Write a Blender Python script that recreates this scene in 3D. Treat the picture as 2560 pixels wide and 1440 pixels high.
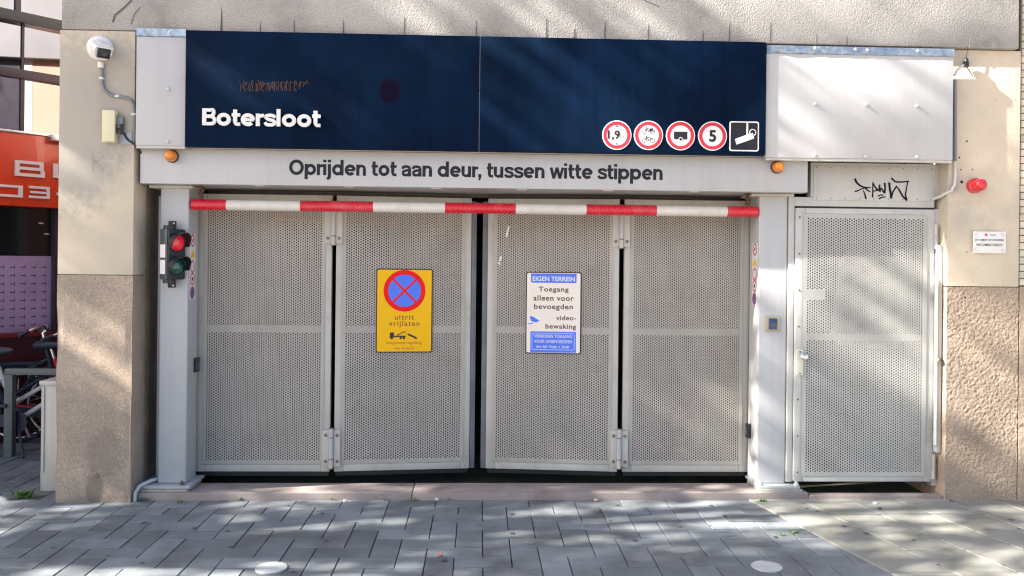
import bpy, bmesh, math, random
import numpy as np
from mathutils import Vector, Matrix, noise
random.seed(7)
rng = np.random.default_rng(7)
SC = bpy.context.scene
for o in list(bpy.data.objects): bpy.data.objects.remove(o)
COL = SC.collection
PI = math.pi

# ------------------------------------------------------------------ camera
F, YAW, ROLL, HOR = 2088.0, math.radians(2.2), 0.0105, 655.0
CAM = Vector((0, -5.17, 1.475))
FW = Vector((math.sin(YAW), math.cos(YAW), 0))
R0 = Vector((math.cos(YAW), -math.sin(YAW), 0))
U0 = Vector((0, 0, 1))
cr, sr = math.cos(ROLL), math.sin(ROLL)
RT = R0*cr + U0*sr
UP = U0*cr - R0*sr
cam = bpy.data.cameras.new('camera')
cam_o = bpy.data.objects.new('camera', cam); COL.objects.link(cam_o)
cam_o.matrix_world = Matrix(((RT.x, UP.x, -FW.x, CAM.x), (RT.y, UP.y, -FW.y, CAM.y), (RT.z, UP.z, -FW.z, CAM.z), (0, 0, 0, 1)))
cam.sensor_width = 36; cam.lens = F/2560*36; cam.shift_y = -(720-HOR)/2560
cam.clip_start = 0.05; cam.clip_end = 1000
SC.camera = cam_o

# ------------------------------------------------------------------ light
SUN_D = Vector((1, 0.20, -0.68)).normalized()
el = math.asin(-SUN_D.z); az = math.atan2(-SUN_D.x, -SUN_D.y)
world = bpy.data.worlds.new('World'); SC.world = world; world.use_nodes = True
wn = world.node_tree.nodes; wl = world.node_tree.links
sky = wn.new('ShaderNodeTexSky'); sky.sky_type = 'NISHITA'; sky.sun_disc = False
sky.dust_density = 2.5; sky.ozone_density = 1.0; sky.sun_elevation = el; sky.sun_rotation = az % (2*PI)
wl.new(sky.outputs[0], wn['Background'].inputs[0]); wn['Background'].inputs[1].default_value = 0.058
sd = bpy.data.lights.new('sun', 'SUN'); sd.energy = 5.0; sd.angle = math.radians(0.53); sd.color = (1, 0.93, 0.82)
so = bpy.data.objects.new('sun', sd); COL.objects.link(so)
so.location = (-20, -8, 16); so.rotation_euler = SUN_D.to_track_quat('-Z', 'Y').to_euler()
vs = SC.view_settings; vs.view_transform = 'Standard'; vs.look = 'None'; vs.exposure = 2.38; vs.gamma = 1; vs.use_curve_mapping = False
SC.cycles.max_bounces = 8; SC.cycles.diffuse_bounces = 5; SC.cycles.caustics_reflective = False; SC.cycles.use_denoising = True; SC.cycles.denoising_prefilter = 'ACCURATE'; SC.cycles.filter_width = 1.2

# ------------------------------------------------------------------ helpers
def W(px, py, Y):
    """photo position -> world x, z on the upright plane at depth Y (used for measuring the facade)"""
    a, b = px-1280, HOR-py
    u, v = a*cr-b*sr, a*sr+b*cr
    d = FW + R0*(u/F) + U0*(v/F)
    t = (Y-CAM.y)/d.y
    return CAM.x+t*d.x, CAM.z+t*d.z
def GP(px, py, z=0.0):
    a, b = px-1280, HOR-py
    u, v = a*cr-b*sr, a*sr+b*cr
    d = FW + R0*(u/F) + U0*(v/F)
    t = (z-CAM.z)/d.z
    return CAM.x+t*d.x, CAM.y+t*d.y
def WX(px, py, Y): return W(px, py, Y)[0]
def WZ(px, py, Y): return W(px, py, Y)[1]
def RC(x0, x1, y0, y1, Y):
    """x edges read at mid height, y edges at mid width -> X0, X1, Zbottom, Ztop"""
    xm, ym = (x0+x1)/2, (y0+y1)/2
    return WX(x0, ym, Y), WX(x1, ym, Y), WZ(xm, y1, Y), WZ(xm, y0, Y)

ORG = {}
class MB:
    def __init__(s): s.v = []; s.f = []
    def add(s, vs_, fs):
        n = len(s.v); s.v += [tuple(p) for p in vs_]; s.f += [tuple(i+n for i in f) for f in fs]; return s
    def box(s, x0, x1, y0, y1, z0, z1):
        return s.add([(x0,y0,z0),(x1,y0,z0),(x1,y1,z0),(x0,y1,z0),(x0,y0,z1),(x1,y0,z1),(x1,y1,z1),(x0,y1,z1)],
            [(0,3,2,1),(4,5,6,7),(0,1,5,4),(1,2,6,5),(2,3,7,6),(3,0,4,7)])
    def prism(s, pts, y0, y1):
        """polygon in x,z (counter-clockwise seen from the front, -y), from y0 (front) to y1"""
        n = len(pts)
        return s.add([(x,y0,z) for x,z in pts]+[(x,y1,z) for x,z in pts],
            [tuple(range(n)), tuple(range(2*n-1,n-1,-1))]+[(i,i+n,(i+1)%n+n,(i+1)%n) for i in range(n)])
    def flat(s, pts, y):
        return s.add([(x,y,z) for x,z in pts], [tuple(range(len(pts)))])
    def disc(s, cx, cz, r, y, n=40, rz=None):
        return s.flat([(cx+r*math.cos(2*PI*i/n), cz+(rz or r)*math.sin(2*PI*i/n)) for i in range(n)], y)
    def ring(s, cx, cz, r0, r1, y, n=40):
        v = []; f = []
        for i in range(n):
            c, q = math.cos(2*PI*i/n), math.sin(2*PI*i/n)
            v += [(cx+r0*c,y,cz+r0*q),(cx+r1*c,y,cz+r1*q)]
            j = (i+1)%n; f.append((2*i,2*i+1,2*j+1,2*j))
        return s.add(v, f)
    def stroke(s, pts, w, y, taper=None):
        """flat line of width w through x,z points"""
        P = [Vector((a,b)) for a,b in pts]; n = len(P); L = []
        for i in range(n):
            d = (P[min(i+1,n-1)]-P[max(i-1,0)]); d.normalize(); nn = Vector((-d.y,d.x))
            ww = w if taper is None else w*(taper[0]+(taper[1]-taper[0])*i/(n-1))
            if 0 < i < n-1:
                d1 = (P[i]-P[i-1]).normalized(); c = max(0.5, abs(nn.dot(Vector((-d1.y,d1.x))))); ww /= c
            L.append((P[i]+nn*ww/2, P[i]-nn*ww/2))
        v = []; f = []
        for a,b in L: v += [(a.x,y,a.y),(b.x,y,b.y)]
        for i in range(n-1): f.append((2*i+1,2*i+3,2*i+2,2*i))
        return s.add(v, f)
    def cyl(s, p0, p1, r0, r1=None, n=16, cap=True):
        p0, p1 = Vector(p0), Vector(p1); r1 = r0 if r1 is None else r1
        d = (p1-p0).normalized(); a = d.orthogonal().normalized(); b = d.cross(a)
        v = []
        for p, r in ((p0,r0),(p1,r1)):
            for i in range(n):
                t = 2*PI*i/n; v.append(p+a*(r*math.cos(t))+b*(r*math.sin(t)))
        f = [(i,(i+1)%n,(i+1)%n+n,i+n) for i in range(n)]
        if cap: f += [tuple(range(n-1,-1,-1)), tuple(range(n,2*n))]
        return s.add(v, f)
    def lathe(s, prof, o, axis, n=20):
        """profile (radius, height) turned round axis from o"""
        o = Vector(o); d = Vector(axis).normalized(); a = d.orthogonal().normalized(); b = d.cross(a)
        v = []; f = []
        for r,h in prof:
            for i in range(n):
                t = 2*PI*i/n; v.append(o+d*h+a*(r*math.cos(t))+b*(r*math.sin(t)))
        for k in range(len(prof)-1):
            for i in range(n): f.append((k*n+i,k*n+(i+1)%n,(k+1)*n+(i+1)%n,(k+1)*n+i))
        f.append(tuple(range(n-1,-1,-1))); m = (len(prof)-1)*n; f.append(tuple(range(m,m+n)))
        return s.add(v, f)
    def tube(s, pts, r, n=8, closed=False):
        P = [Vector(p) for p in pts]; N = len(P); v = []; f = []; up = None
        R = r if isinstance(r,(list,tuple)) else [r]*N
        for i in range(N):
            if closed: d = P[(i+1)%N]-P[i-1]
            else: d = P[min(i+1,N-1)]-P[max(i-1,0)]
            d.normalize()
            if up is None: a = d.orthogonal().normalized()
            else:
                a = up-d*up.dot(d); a.normalize()
            up = a; b = d.cross(a)
            for k in range(n):
                t = 2*PI*k/n; v.append(P[i]+a*(R[i]*math.cos(t))+b*(R[i]*math.sin(t)))
        M_ = N if closed else N-1
        for i in range(M_):
            j = (i+1)%N
            for k in range(n): f.append((i*n+k,i*n+(k+1)%n,j*n+(k+1)%n,j*n+k))
        if not closed: f += [tuple(range(n-1,-1,-1)), tuple(range((N-1)*n,N*n))]
        return s.add(v, f)
    def xf(s, m):
        s.v = [tuple(m @ Vector(p)) for p in s.v]; return s
    def build(s, name, mat, parent=None, smooth=False, bev=0, seg=2, kind=None, label=None):
        me = bpy.data.meshes.new(name)
        og = ORG.get(parent.name, (0,0,0)) if parent else (0,0,0)
        me.from_pydata([(x-og[0],y-og[1],z-og[2]) for x,y,z in s.v], [], s.f)
        bm = bmesh.new(); bm.from_mesh(me)
        if smooth or bev: bmesh.ops.remove_doubles(bm, verts=bm.verts, dist=1e-6)
        if bev:
            ed = [e for e in bm.edges if len(e.link_faces)==2 and e.calc_face_angle(0) > 0.6]
            bmesh.ops.bevel(bm, geom=ed, offset=bev, segments=seg, profile=0.6, affect='EDGES', clamp_overlap=True)
        if len(bm.faces) < 60000: bmesh.ops.recalc_face_normals(bm, faces=bm.faces)
        bm.to_mesh(me); bm.free()
        if smooth or bev:
            me.shade_smooth(); me.set_sharp_from_angle(angle=math.radians(40))
        return link(name, me, mat, parent, kind, label)
def link(name, me, mat, parent=None, kind=None, label=None):
    o = bpy.data.objects.new(name, me); COL.objects.link(o)
    if mat is not None and not me.materials: me.materials.append(mat)
    if parent:
        o.parent = parent; ORG[o.name] = ORG.get(parent.name, (0,0,0))
    if kind: o['kind'] = kind
    if label: o['label'] = label
    return o
def tag(o, label=None, cat=None, group=None, kind=None):
    if label: o['label'] = label
    if cat: o['category'] = cat
    if group: o['group'] = group
    if kind: o['kind'] = kind
    return o
def thing(name, label, cat, loc=(0,0,0), rotz=0, group=None, local=False):
    o = bpy.data.objects.new(name, None); COL.objects.link(o); o.empty_display_size = 0.1
    o.location = loc; o.rotation_euler = (0,0,rotz)
    ORG[o.name] = (0,0,0) if local else tuple(loc)
    return tag(o, label, cat, group)
def part(parent, name, mat, mb, **k): return mb.build(name, mat, parent, **k)

def rrect(x0, x1, z0, z1, r, n=5):
    P = []
    for cx, cz, a0 in ((x1-r,z0+r,-PI/2),(x1-r,z1-r,0),(x0+r,z1-r,PI/2),(x0+r,z0+r,PI)):
        for i in range(n+1):
            t = a0+PI/2*i/n; P.append((cx+r*math.cos(t), cz+r*math.sin(t)))
    return P
def text_geo(body, w=None, h=None, cx=None, x0=None, z0=0, y=0, extrude=0.0, bold=0.0, spacing=1.0, res=6):
    """letters as geometry in the x,z plane; fitted to width w and/or height h"""
    cu = bpy.data.curves.new('t', 'FONT'); cu.body = body; cu.size = 1; cu.offset = bold; cu.space_character = spacing
    cu.resolution_u = res; cu.extrude = 0.5 if extrude else 0.0; cu.fill_mode = 'BOTH' if extrude else 'FRONT'
    ob = bpy.data.objects.new('t', cu); COL.objects.link(ob)
    dg = bpy.context.evaluated_depsgraph_get(); dg.update()
    me = ob.evaluated_get(dg).to_mesh()
    v = np.array([p.co[:] for p in me.vertices]); fs = [tuple(p.vertices) for p in me.polygons]
    ob.evaluated_get(dg).to_mesh_clear(); bpy.data.objects.remove(ob); bpy.data.curves.remove(cu)
    mn, mx = v.min(0), v.max(0)
    s_ = (w/(mx[0]-mn[0])) if w else None
    sz = (h/(mx[1]-mn[1])) if h else s_
    if s_ is None: s_ = sz
    X = (v[:,0]-mn[0])*s_
    X += (cx-(mx[0]-mn[0])*s_/2) if cx is not None else x0
    Z = (v[:,1]-mn[1])*sz+z0          # z0 = bottom of the lowest glyph
    Y = y+v[:,2]*extrude*-1
    m = MB(); m.add(list(zip(X,Y,Z)), fs); return m


# ------------------------------------------------------------------ a bold grotesque drawn from strokes
def smooth_pl(P, k=5):
    Q = []; n = len(P)
    for i in range(n-1):
        p0, p1, p2, p3 = P[max(i-1,0)], P[i], P[i+1], P[min(i+2,n-1)]
        for j in range(k):
            t = j/k
            Q.append(tuple(0.5*((2*p1[c])+(-p0[c]+p2[c])*t+(2*p0[c]-5*p1[c]+4*p2[c]-p3[c])*t*t+(-p0[c]+3*p1[c]-3*p2[c]+p3[c])*t**3) for c in (0,1)))
    return Q+[P[-1]]
def arc_(cx, cz, rx, rz, a0, a1, n=26): return [(cx+rx*math.cos(math.radians(a0+(a1-a0)*i/n)), cz+rz*math.sin(math.radians(a0+(a1-a0)*i/n))) for i in range(n+1)]
def glyph(c, s):
    """strokes as (points, width), advance width; cap height 0.72, x height 0.53"""
    xh, h, bw = .53, .265, .285; S2 = s/2; rx, rz = bw-S2, h+.008-S2; tw = s*.86
    st_ = lambda x, a, b: ([(x,a),(x,b)], s)
    if c == 'o': return [(arc_(bw,h,rx,rz,0,360), s)], 2*bw+.05
    if c == 'O': return [(arc_(.38,.36,.38-S2,.375-S2,0,360), s)], .81
    if c == 'p': return [st_(S2,-.2,xh), (arc_(bw+.02,h,rx,rz,0,360), s)], 2*bw+.07
    if c == 'd': return [(arc_(bw,h,rx,rz,0,360), s), st_(2*bw+.02-S2,0,.74)], 2*bw+.09
    if c == 'e': return [([(S2,.262),(2*bw-S2*.6,.262)], tw*.85), (arc_(bw,h,rx,rz,0,318), s)], 2*bw+.04
    if c == 'l': return [st_(S2,0,.74)], s+.07
    if c == 'i': return [st_(S2,0,xh), st_(S2,.615,.74)], s+.07
    if c == 'j': return [([(S2+.02,xh),(S2+.02,-.10)], s), (smooth_pl([(S2+.02,-.08),(S2+.005,-.125),(S2-.05,-.145),(-.04,-.142)]), tw), st_(S2+.02,.615,.74)], s+.09
    if c == 'n': return [st_(S2,0,xh), (smooth_pl([(S2,.30),(S2+.05,.40),(.25,xh-tw/2+.008),(.40,.41),(.50-S2,.30)]), tw), st_(.50-S2,0,.32)], .565
    if c == 'u': return [st_(.50-S2,0,xh), (smooth_pl([(.50-S2,.23),(.50-S2-.05,.13),(.25,tw/2-.008),(.10,.12),(S2,.23)]), tw), st_(S2,.21,xh)], .565
    if c == 'r': return [st_(S2,0,xh), (smooth_pl([(S2,.30),(S2+.05,.40),(.20,.445),(.325,.455)]), tw)], .335
    if c == 't': return [([(.05+S2,.69),(.05+S2,.15)], s), (smooth_pl([(.05+S2,.17),(.05+S2+.02,.10),(.20,tw/2),(.33,tw/2)]), tw), ([(0,xh-tw/2),(.33,xh-tw/2)], tw)], .37
    if c == 'a': return [([(.49-S2,.0),(.49-S2,.36)], s), (smooth_pl([(.49-S2,.33),(.47-S2,.43),(.26,xh-tw/2+.008),(.09,.45),(.045,.355)]), tw),
                         (smooth_pl([(.49-S2,.315),(.26,.285),(.10,.235),(S2*.9,.15),(.11,.072),(.20,tw/2-.008),(.33,.08),(.49-S2,.18)]), tw*.95)], .55
    if c == 's': return [(smooth_pl([(.44,.365),(.39,.44),(.25,xh-tw/2+.008),(.11,.44),(.08,.38),(.15,.31),(.27,.27),(.40,.22),(.43,.15),(.38,.08),(.25,tw/2-.008),(.11,.075),(.045,.165)]), tw)], .515
    if c == 'w': return [([(.05,xh),(.205,0)], tw*1.05), ([(.205,0),(.365,xh)], tw*.95), ([(.365,xh),(.525,0)], tw*1.05), ([(.525,0),(.68,xh)], tw*.95)], .75
    if c == ',': return [([(S2,.0),(S2,s)], s), ([(S2*1.3,.02),(S2*.5,-.13)], s*.6)], s+.06
    if c == 'B': return [st_(S2,0,.72), (smooth_pl([(S2,.72-tw/2),(.30,.72-tw/2),(.43,.66),(.455,.54),(.41,.43),(.31,.385),(S2,.385)]), tw),
                         (smooth_pl([(S2,.385),(.33,.385),(.46,.32),(.495,.205),(.45,.10),(.33,tw/2),(S2,tw/2)]), tw)], .585
    return [], .24
def grotesque(body, s, track=0.0):
    """[(strokes at x)], total width"""
    out = []; x = 0
    for c in body:
        g_, adv = glyph(c, s); out.append((c, [([(a+x,b) for a,b in P], w) for P,w in g_])); x += adv+track
    return out, x-track-.05
def stroke_solid(m, pts, w, yf, yb):
    P = [Vector(p) for p in pts]; n = len(P); v = []; f = []
    closed = (P[0]-P[-1]).length < 1e-6
    for i in range(n):
        if closed: d = P[(i+1) % (n-1)]-P[(i-1) % (n-1)]
        else: d = P[min(i+1,n-1)]-P[max(i-1,0)]
        d.normalize(); nn = Vector((-d.y,d.x))*w/2
        a, b = P[i]+nn, P[i]-nn
        v += [(a.x,yf,a.y),(b.x,yf,b.y),(a.x,yb,a.y),(b.x,yb,b.y)]
    for i in range(n-1):
        q = 4*i; f += [(q+1,q+5,q+4,q),(q,q+4,q+6,q+2),(q+1,q+3,q+7,q+5)]
    if not closed: f += [(0,2,3,1),(4*n-4,4*n-3,4*n-1,4*n-2)]
    return m.add(v, f)

# ------------------------------------------------------------------ materials
MATS = {}
def M(name, col, rough=0.6, metal=0.0, var=0.06, scale=3.0, fine=0.0, fscale=180.0, bump=0.0, bscale=120.0, rnd=0.0,
      streak=0.0, spec=0.5, coat=0.0, dirt=None, dirt_amt=0.0, dscale=1.5, trans=0.0, emit=None, sheen=0.0, speck=None):
    if name in MATS: return MATS[name]
    m = bpy.data.materials.new(name); m.use_nodes = True; MATS[name] = m
    N, L = m.node_tree.nodes, m.node_tree.links
    b = N['Principled BSDF']
    b.inputs['Roughness'].default_value = rough; b.inputs['Metallic'].default_value = metal
    b.inputs['Specular IOR Level'].default_value = spec; b.inputs['Coat Weight'].default_value = coat
    b.inputs['Transmission Weight'].default_value = trans; b.inputs['Sheen Weight'].default_value = sheen
    if emit: b.inputs['Emission Color'].default_value = (*emit[:3],1); b.inputs['Emission Strength'].default_value = emit[3]
    g = N.new('ShaderNodeNewGeometry')
    def noise_(sc_, det=4, vec=None):
        t = N.new('ShaderNodeTexNoise'); t.inputs['Scale'].default_value = sc_; t.inputs['Detail'].default_value = det
        L.new(vec or g.outputs['Position'], t.inputs['Vector']); return t.outputs['Fac']
    def rampf(fac, lo, hi, a, c):
        r = N.new('ShaderNodeMapRange'); r.inputs['From Min'].default_value = lo; r.inputs['From Max'].default_value = hi
        r.inputs['To Min'].default_value = a; r.inputs['To Max'].default_value = c; L.new(fac, r.inputs['Value']); return r.outputs[0]
    def mul(a, c):
        q = N.new('ShaderNodeMath'); q.operation = 'MULTIPLY'; L.new(a, q.inputs[0]); L.new(c, q.inputs[1]); return q.outputs[0]
    fac = rampf(noise_(scale, 6), 0.3, 0.7, 1-var, 1+var)
    if fine: fac = mul(fac, rampf(noise_(fscale, 3), 0.3, 0.7, 1-fine, 1+fine))
    if rnd:
        oi = N.new('ShaderNodeObjectInfo'); fac = mul(fac, rampf(oi.outputs['Random'], 0, 1, 1-rnd, 1+rnd))
    if streak:
        mp = N.new('ShaderNodeMapping'); mp.inputs['Scale'].default_value = (38, 38, 1.3); L.new(g.outputs['Position'], mp.inputs['Vector'])
        fac = mul(fac, rampf(noise_(1.0, 3, mp.outputs[0]), 0.4, 0.75, 1.0, 1-streak))
    mx = N.new('ShaderNodeMix'); mx.data_type = 'RGBA'; mx.blend_type = 'MULTIPLY'; mx.inputs['Factor'].default_value = 1
    mx.inputs['A'].default_value = (*col, 1); L.new(fac, mx.inputs['B'])
    out = mx.outputs['Result']
    if speck:
        sc_, lo, scol = speck
        q = N.new('ShaderNodeMix'); q.data_type = 'RGBA'; L.new(rampf(noise_(sc_, 2), lo, lo+0.06, 0, 1), q.inputs['Factor'])
        L.new(out, q.inputs['A']); q.inputs['B'].default_value = (*scol,1); out = q.outputs['Result']
    if dirt:
        q = N.new('ShaderNodeMix'); q.data_type = 'RGBA'
        L.new(mul(rampf(noise_(dscale, 8), 0.48, 0.68, 0, dirt_amt), rampf(noise_(dscale*9, 4), 0.3, 0.6, 0.4, 1)), q.inputs['Factor'])
        L.new(out, q.inputs['A']); q.inputs['B'].default_value = (*dirt,1); out = q.outputs['Result']
    L.new(out, b.inputs['Base Color'])
    L.new(rampf(noise_(scale*4, 5), 0.3, 0.7, max(0.02, rough*0.88), min(1, rough*1.12)), b.inputs['Roughness'])
    if bump:
        bp = N.new('ShaderNodeBump'); bp.inputs['Strength'].default_value = 1.0; bp.inputs['Distance'].default_value = bump
        L.new(noise_(bscale, 5), bp.inputs['Height']); L.new(bp.outputs[0], b.inputs['Normal'])
    return m

paint   = M('grey_paint', (0.50,0.51,0.525), 0.42, var=0.03, scale=1.2, streak=0.05, dirt=(0.33,0.31,0.27), dirt_amt=0.28, bump=0.0004, bscale=40)
paint_w = M('warm_grey_paint', (0.54,0.525,0.485), 0.45, var=0.03, scale=2, streak=0.06, dirt=(0.22,0.19,0.15), dirt_amt=0.35, dscale=3)
perf_m  = M('perforated_paint', (0.45,0.425,0.385), 0.5, var=0.12, scale=2.5, dirt=(0.26,0.23,0.20), dirt_amt=0.45, dscale=2.6)
door_m  = M('door_paint', (0.53,0.535,0.52), 0.42, var=0.03, scale=2, streak=0.05, dirt=(0.26,0.24,0.2), dirt_amt=0.3, dscale=3)
door_p  = M('door_sheet_paint', (0.46,0.46,0.44), 0.45, var=0.04, scale=2.5, dirt=(0.2,0.19,0.17), dirt_amt=0.25, dscale=4)
zinc    = M('zinc_flashing', (0.42,0.46,0.50), 0.3, metal=0.85, var=0.3, scale=30, bump=0.004, bscale=25)
steel   = M('dark_steel', (0.10,0.11,0.12), 0.5, metal=0.3, var=0.2, scale=6, streak=0.2)
rubber  = M('black_rubber', (0.02,0.02,0.022), 0.7)
seal    = M('grey_rubber_seal', (0.15,0.16,0.175), 0.6, var=0.2, scale=8, streak=0.2)
black   = M('black_plastic', (0.018,0.02,0.024), 0.35, var=0.1)
rusty   = M('rusty_chain', (0.17,0.10,0.07), 0.7, metal=0.3, var=0.5, scale=80)
bolt_m  = M('weathered_bolt', (0.22,0.19,0.16), 0.5, metal=0.5, var=0.3, scale=60)
screw_m = M('painted_screw', (0.62,0.62,0.62), 0.35)
concrete= M('lintel_concrete', (0.40,0.395,0.385), 0.85, var=0.16, scale=2.2, fine=0.2, fscale=110, bump=0.0055, bscale=120,
            dirt=(0.20,0.195,0.19), dirt_amt=0.75, dscale=1.7, speck=(160,0.66,(0.14,0.135,0.13)))
limestone=M('limestone', (0.64,0.555,0.435), 0.8, var=0.08, scale=2.6, fine=0.06, fscale=140, bump=0.0015, bscale=120,
            dirt=(0.40,0.375,0.33), dirt_amt=0.75, dscale=1.9)
granite = M('granite', (0.40,0.315,0.245), 0.75, var=0.14, scale=3.5, fine=0.28, fscale=130, bump=0.002, bscale=150,
            dirt=(0.24,0.20,0.17), dirt_amt=0.5, dscale=2.2, speck=(210,0.63,(0.2,0.15,0.13)))
granite_r=M('hammered_granite', (0.36,0.28,0.215), 0.8, var=0.18, scale=3, fine=0.3, fscale=170, bump=0.004, bscale=190,
            dirt=(0.2,0.15,0.12), dirt_amt=0.5, dscale=2)
sill_m  = M('sill_granite', (0.33,0.275,0.26), 0.8, var=0.12, scale=5, fine=0.16, fscale=170, bump=0.001, dirt=(0.13,0.11,0.1), dirt_amt=0.5, dscale=4)
plinth_c= M('foot_concrete', (0.36,0.34,0.29), 0.9, var=0.2, scale=14, bump=0.004, bscale=60)
brick_m = M('cream_brick', (0.58,0.53,0.43), 0.75, var=0.1, scale=20, rnd=0.12, bump=0.001)
mortar  = M('grey_mortar', (0.20,0.18,0.16), 0.95, var=0.2, scale=20)
stucco  = M('pink_stucco', (0.72,0.42,0.30), 0.9, var=0.06, scale=4, bump=0.002)
white_corner = M('white_corner_render', (0.78,0.76,0.72), 0.9)
block_m = M('paving_concrete', (0.188,0.208,0.230), 0.85, var=0.18, scale=6, fine=0.16, fscale=240, bump=0.002, bscale=260, rnd=0.27,
            dirt=(0.09,0.092,0.09), dirt_amt=0.65, dscale=3.5, speck=(330,0.66,(0.09,0.09,0.09)))
tile_m  = M('slab_concrete', (0.27,0.27,0.25), 0.85, var=0.18, scale=5, fine=0.16, fscale=220, bump=0.002, bscale=220, rnd=0.08,
            dirt=(0.2,0.2,0.14), dirt_amt=0.55, dscale=4)
joint_m = M('mossy_joint_sand', (0.055,0.056,0.045), 0.95, var=0.35, scale=8, dirt=(0.09,0.13,0.03), dirt_amt=0.9, dscale=2.4, bump=0.003)
street_m = M('clay_street_pavers', (0.42,0.31,0.235), 0.9, var=0.15, scale=3, fine=0.3)
navy    = M('navy_sign_sheet', (0.0026,0.0105,0.033), 0.6, var=0.4, scale=2.5, streak=0.25, spec=0.03, dirt=(0.006,0.022,0.05), dirt_amt=0.6, dscale=1.2)
white   = M('white_lettering', (0.80,0.80,0.80), 0.4, var=0.02)
ink     = M('dark_grey_lettering', (0.022,0.024,0.032), 0.6, spec=.2)
red     = M('traffic_red', (0.62,0.025,0.05), 0.35, var=0.05)
red_b   = M('bar_red', (0.66,0.012,0.03), 0.28, var=0.08, scale=25, coat=0.3, dirt=(0.7,0.45,0.42), dirt_amt=0.18, dscale=9)
white_b = M('bar_white', (0.74,0.70,0.65), 0.35, var=0.05, scale=20, dirt=(0.5,0.45,0.38), dirt_amt=0.4, dscale=6)
amber   = M('amber_lens', (0.75,0.24,0.012), 0.22, var=0.12, scale=70, coat=0.6)
red_l   = M('red_lens', (0.55,0.012,0.02), 0.2, coat=0.6, var=0.1, scale=60)
red_on  = M('signal_red_lens', (0.6,0.012,0.03), 0.15, coat=0.8, var=0.2, scale=70, emit=(1,0.02,0.05,0.05))
green_l = M('signal_green_lens', (0.005,0.10,0.085), 0.15, coat=0.8, var=0.3, scale=70)
tl_body = M('signal_grey', (0.05,0.065,0.075), 0.45, var=0.08)
tl_black= M('signal_black', (0.012,0.016,0.024), 0.4)
yellow  = M('sign_yellow', (0.93,0.52,0.008), 0.5, var=0.03, spec=.2)
sblue   = M('sign_blue', (0.10,0.22,0.92), 0.5, var=0.04, spec=.2)
sred    = M('sign_red', (0.88,0.010,0.012), 0.5, var=0.03, spec=.2)
cream_s = M('sign_cream', (0.90,0.83,0.74), 0.5, var=0.02, spec=.3)
maroon  = M('sign_edge', (0.05,0.015,0.022), 0.5)
brown_t = M('sign_text_brown', (0.12,0.045,0.05), 0.5)
orange_t= M('sign_text_orange', (0.55,0.16,0.02), 0.5)
cream   = M('cream_plastic', (0.70,0.66,0.44), 0.45, var=0.03)
white_p = M('white_plastic', (0.78,0.78,0.77), 0.35, var=0.02)
grey_pvc= M('grey_conduit', (0.20,0.22,0.24), 0.45, var=0.06)
light_c = M('light_conduit', (0.60,0.60,0.60), 0.35, var=0.08)
alu     = M('aluminium', (0.75,0.76,0.78), 0.25, metal=0.9, var=0.08)
reader_b= M('reader_blue', (0.01,0.035,0.13), 0.2, coat=0.5)
reader_p= M('reader_plate', (0.42,0.37,0.28), 0.4, metal=0.2, var=0.06)
marker  = M('marker_ink', (0.008,0.006,0.018), 0.6, spec=.15)
residue = M('glue_residue', (0.085,0.05,0.04), 0.8, var=0.6, scale=120, spec=.1)
crack   = M('crack_stain', (0.115,0.11,0.105), 0.95, var=0.2, scale=40)
moss    = M('weed_leaf', (0.10,0.21,0.045), 0.6, var=0.35, scale=30, rnd=0.2)
dot_m   = M('white_road_paint', (0.52,0.53,0.54), 0.85, var=0.14, scale=14, dirt=(0.26,0.27,0.27), dirt_amt=0.85, dscale=9)
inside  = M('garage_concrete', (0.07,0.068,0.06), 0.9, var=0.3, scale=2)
cab_m   = M('cabinet_beige', (0.52,0.50,0.45), 0.55, var=0.04, streak=0.08)
bark    = M('bark', (0.10,0.08,0.06), 0.9, var=0.3, scale=12, bump=0.01, bscale=20)
leaf_m  = M('tree_leaf', (0.06,0.10,0.02), 0.55, var=0.3, scale=2)
upper_m = M('upper_facade', (0.32,0.31,0.30), 0.85, var=0.1)
# shop
shop_or = M('orange_fascia', (0.56,0.045,0.012), 0.3, var=0.08, scale=3, coat=0.4)
shop_fr = M('dark_purple_frame', (0.03,0.022,0.035), 0.4)
shop_gl = M('coated_glass', (0.30,0.30,0.34), 0.03, metal=1.0, var=0.03)
shop_dk = M('dark_window', (0.006,0.008,0.01), 0.12)
frost   = M('purple_frosted_glass', (0.36,0.26,0.45), 0.35, var=0.1, scale=4)
frost_p = M('frost_print', (0.07,0.045,0.11), 0.5)
lett_p  = M('shop_lettering', (0.66,0.60,0.62), 0.4)
shop_bs = M('dark_red_base', (0.05,0.008,0.015), 0.5)
# bikes
b_white = M('bike_silver', (0.55,0.55,0.57), 0.35, coat=0.3)
b_red   = M('bike_red', (0.62,0.015,0.04), 0.35, coat=0.3)
b_dark  = M('bike_dark', (0.02,0.03,0.055), 0.4)
saddle_m= M('saddle_vinyl', (0.05,0.06,0.085), 0.45)
rack_m  = M('rack_green_grey', (0.13,0.15,0.145), 0.5)
tyre_m  = M('tyre', (0.02,0.02,0.02), 0.8)

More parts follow.
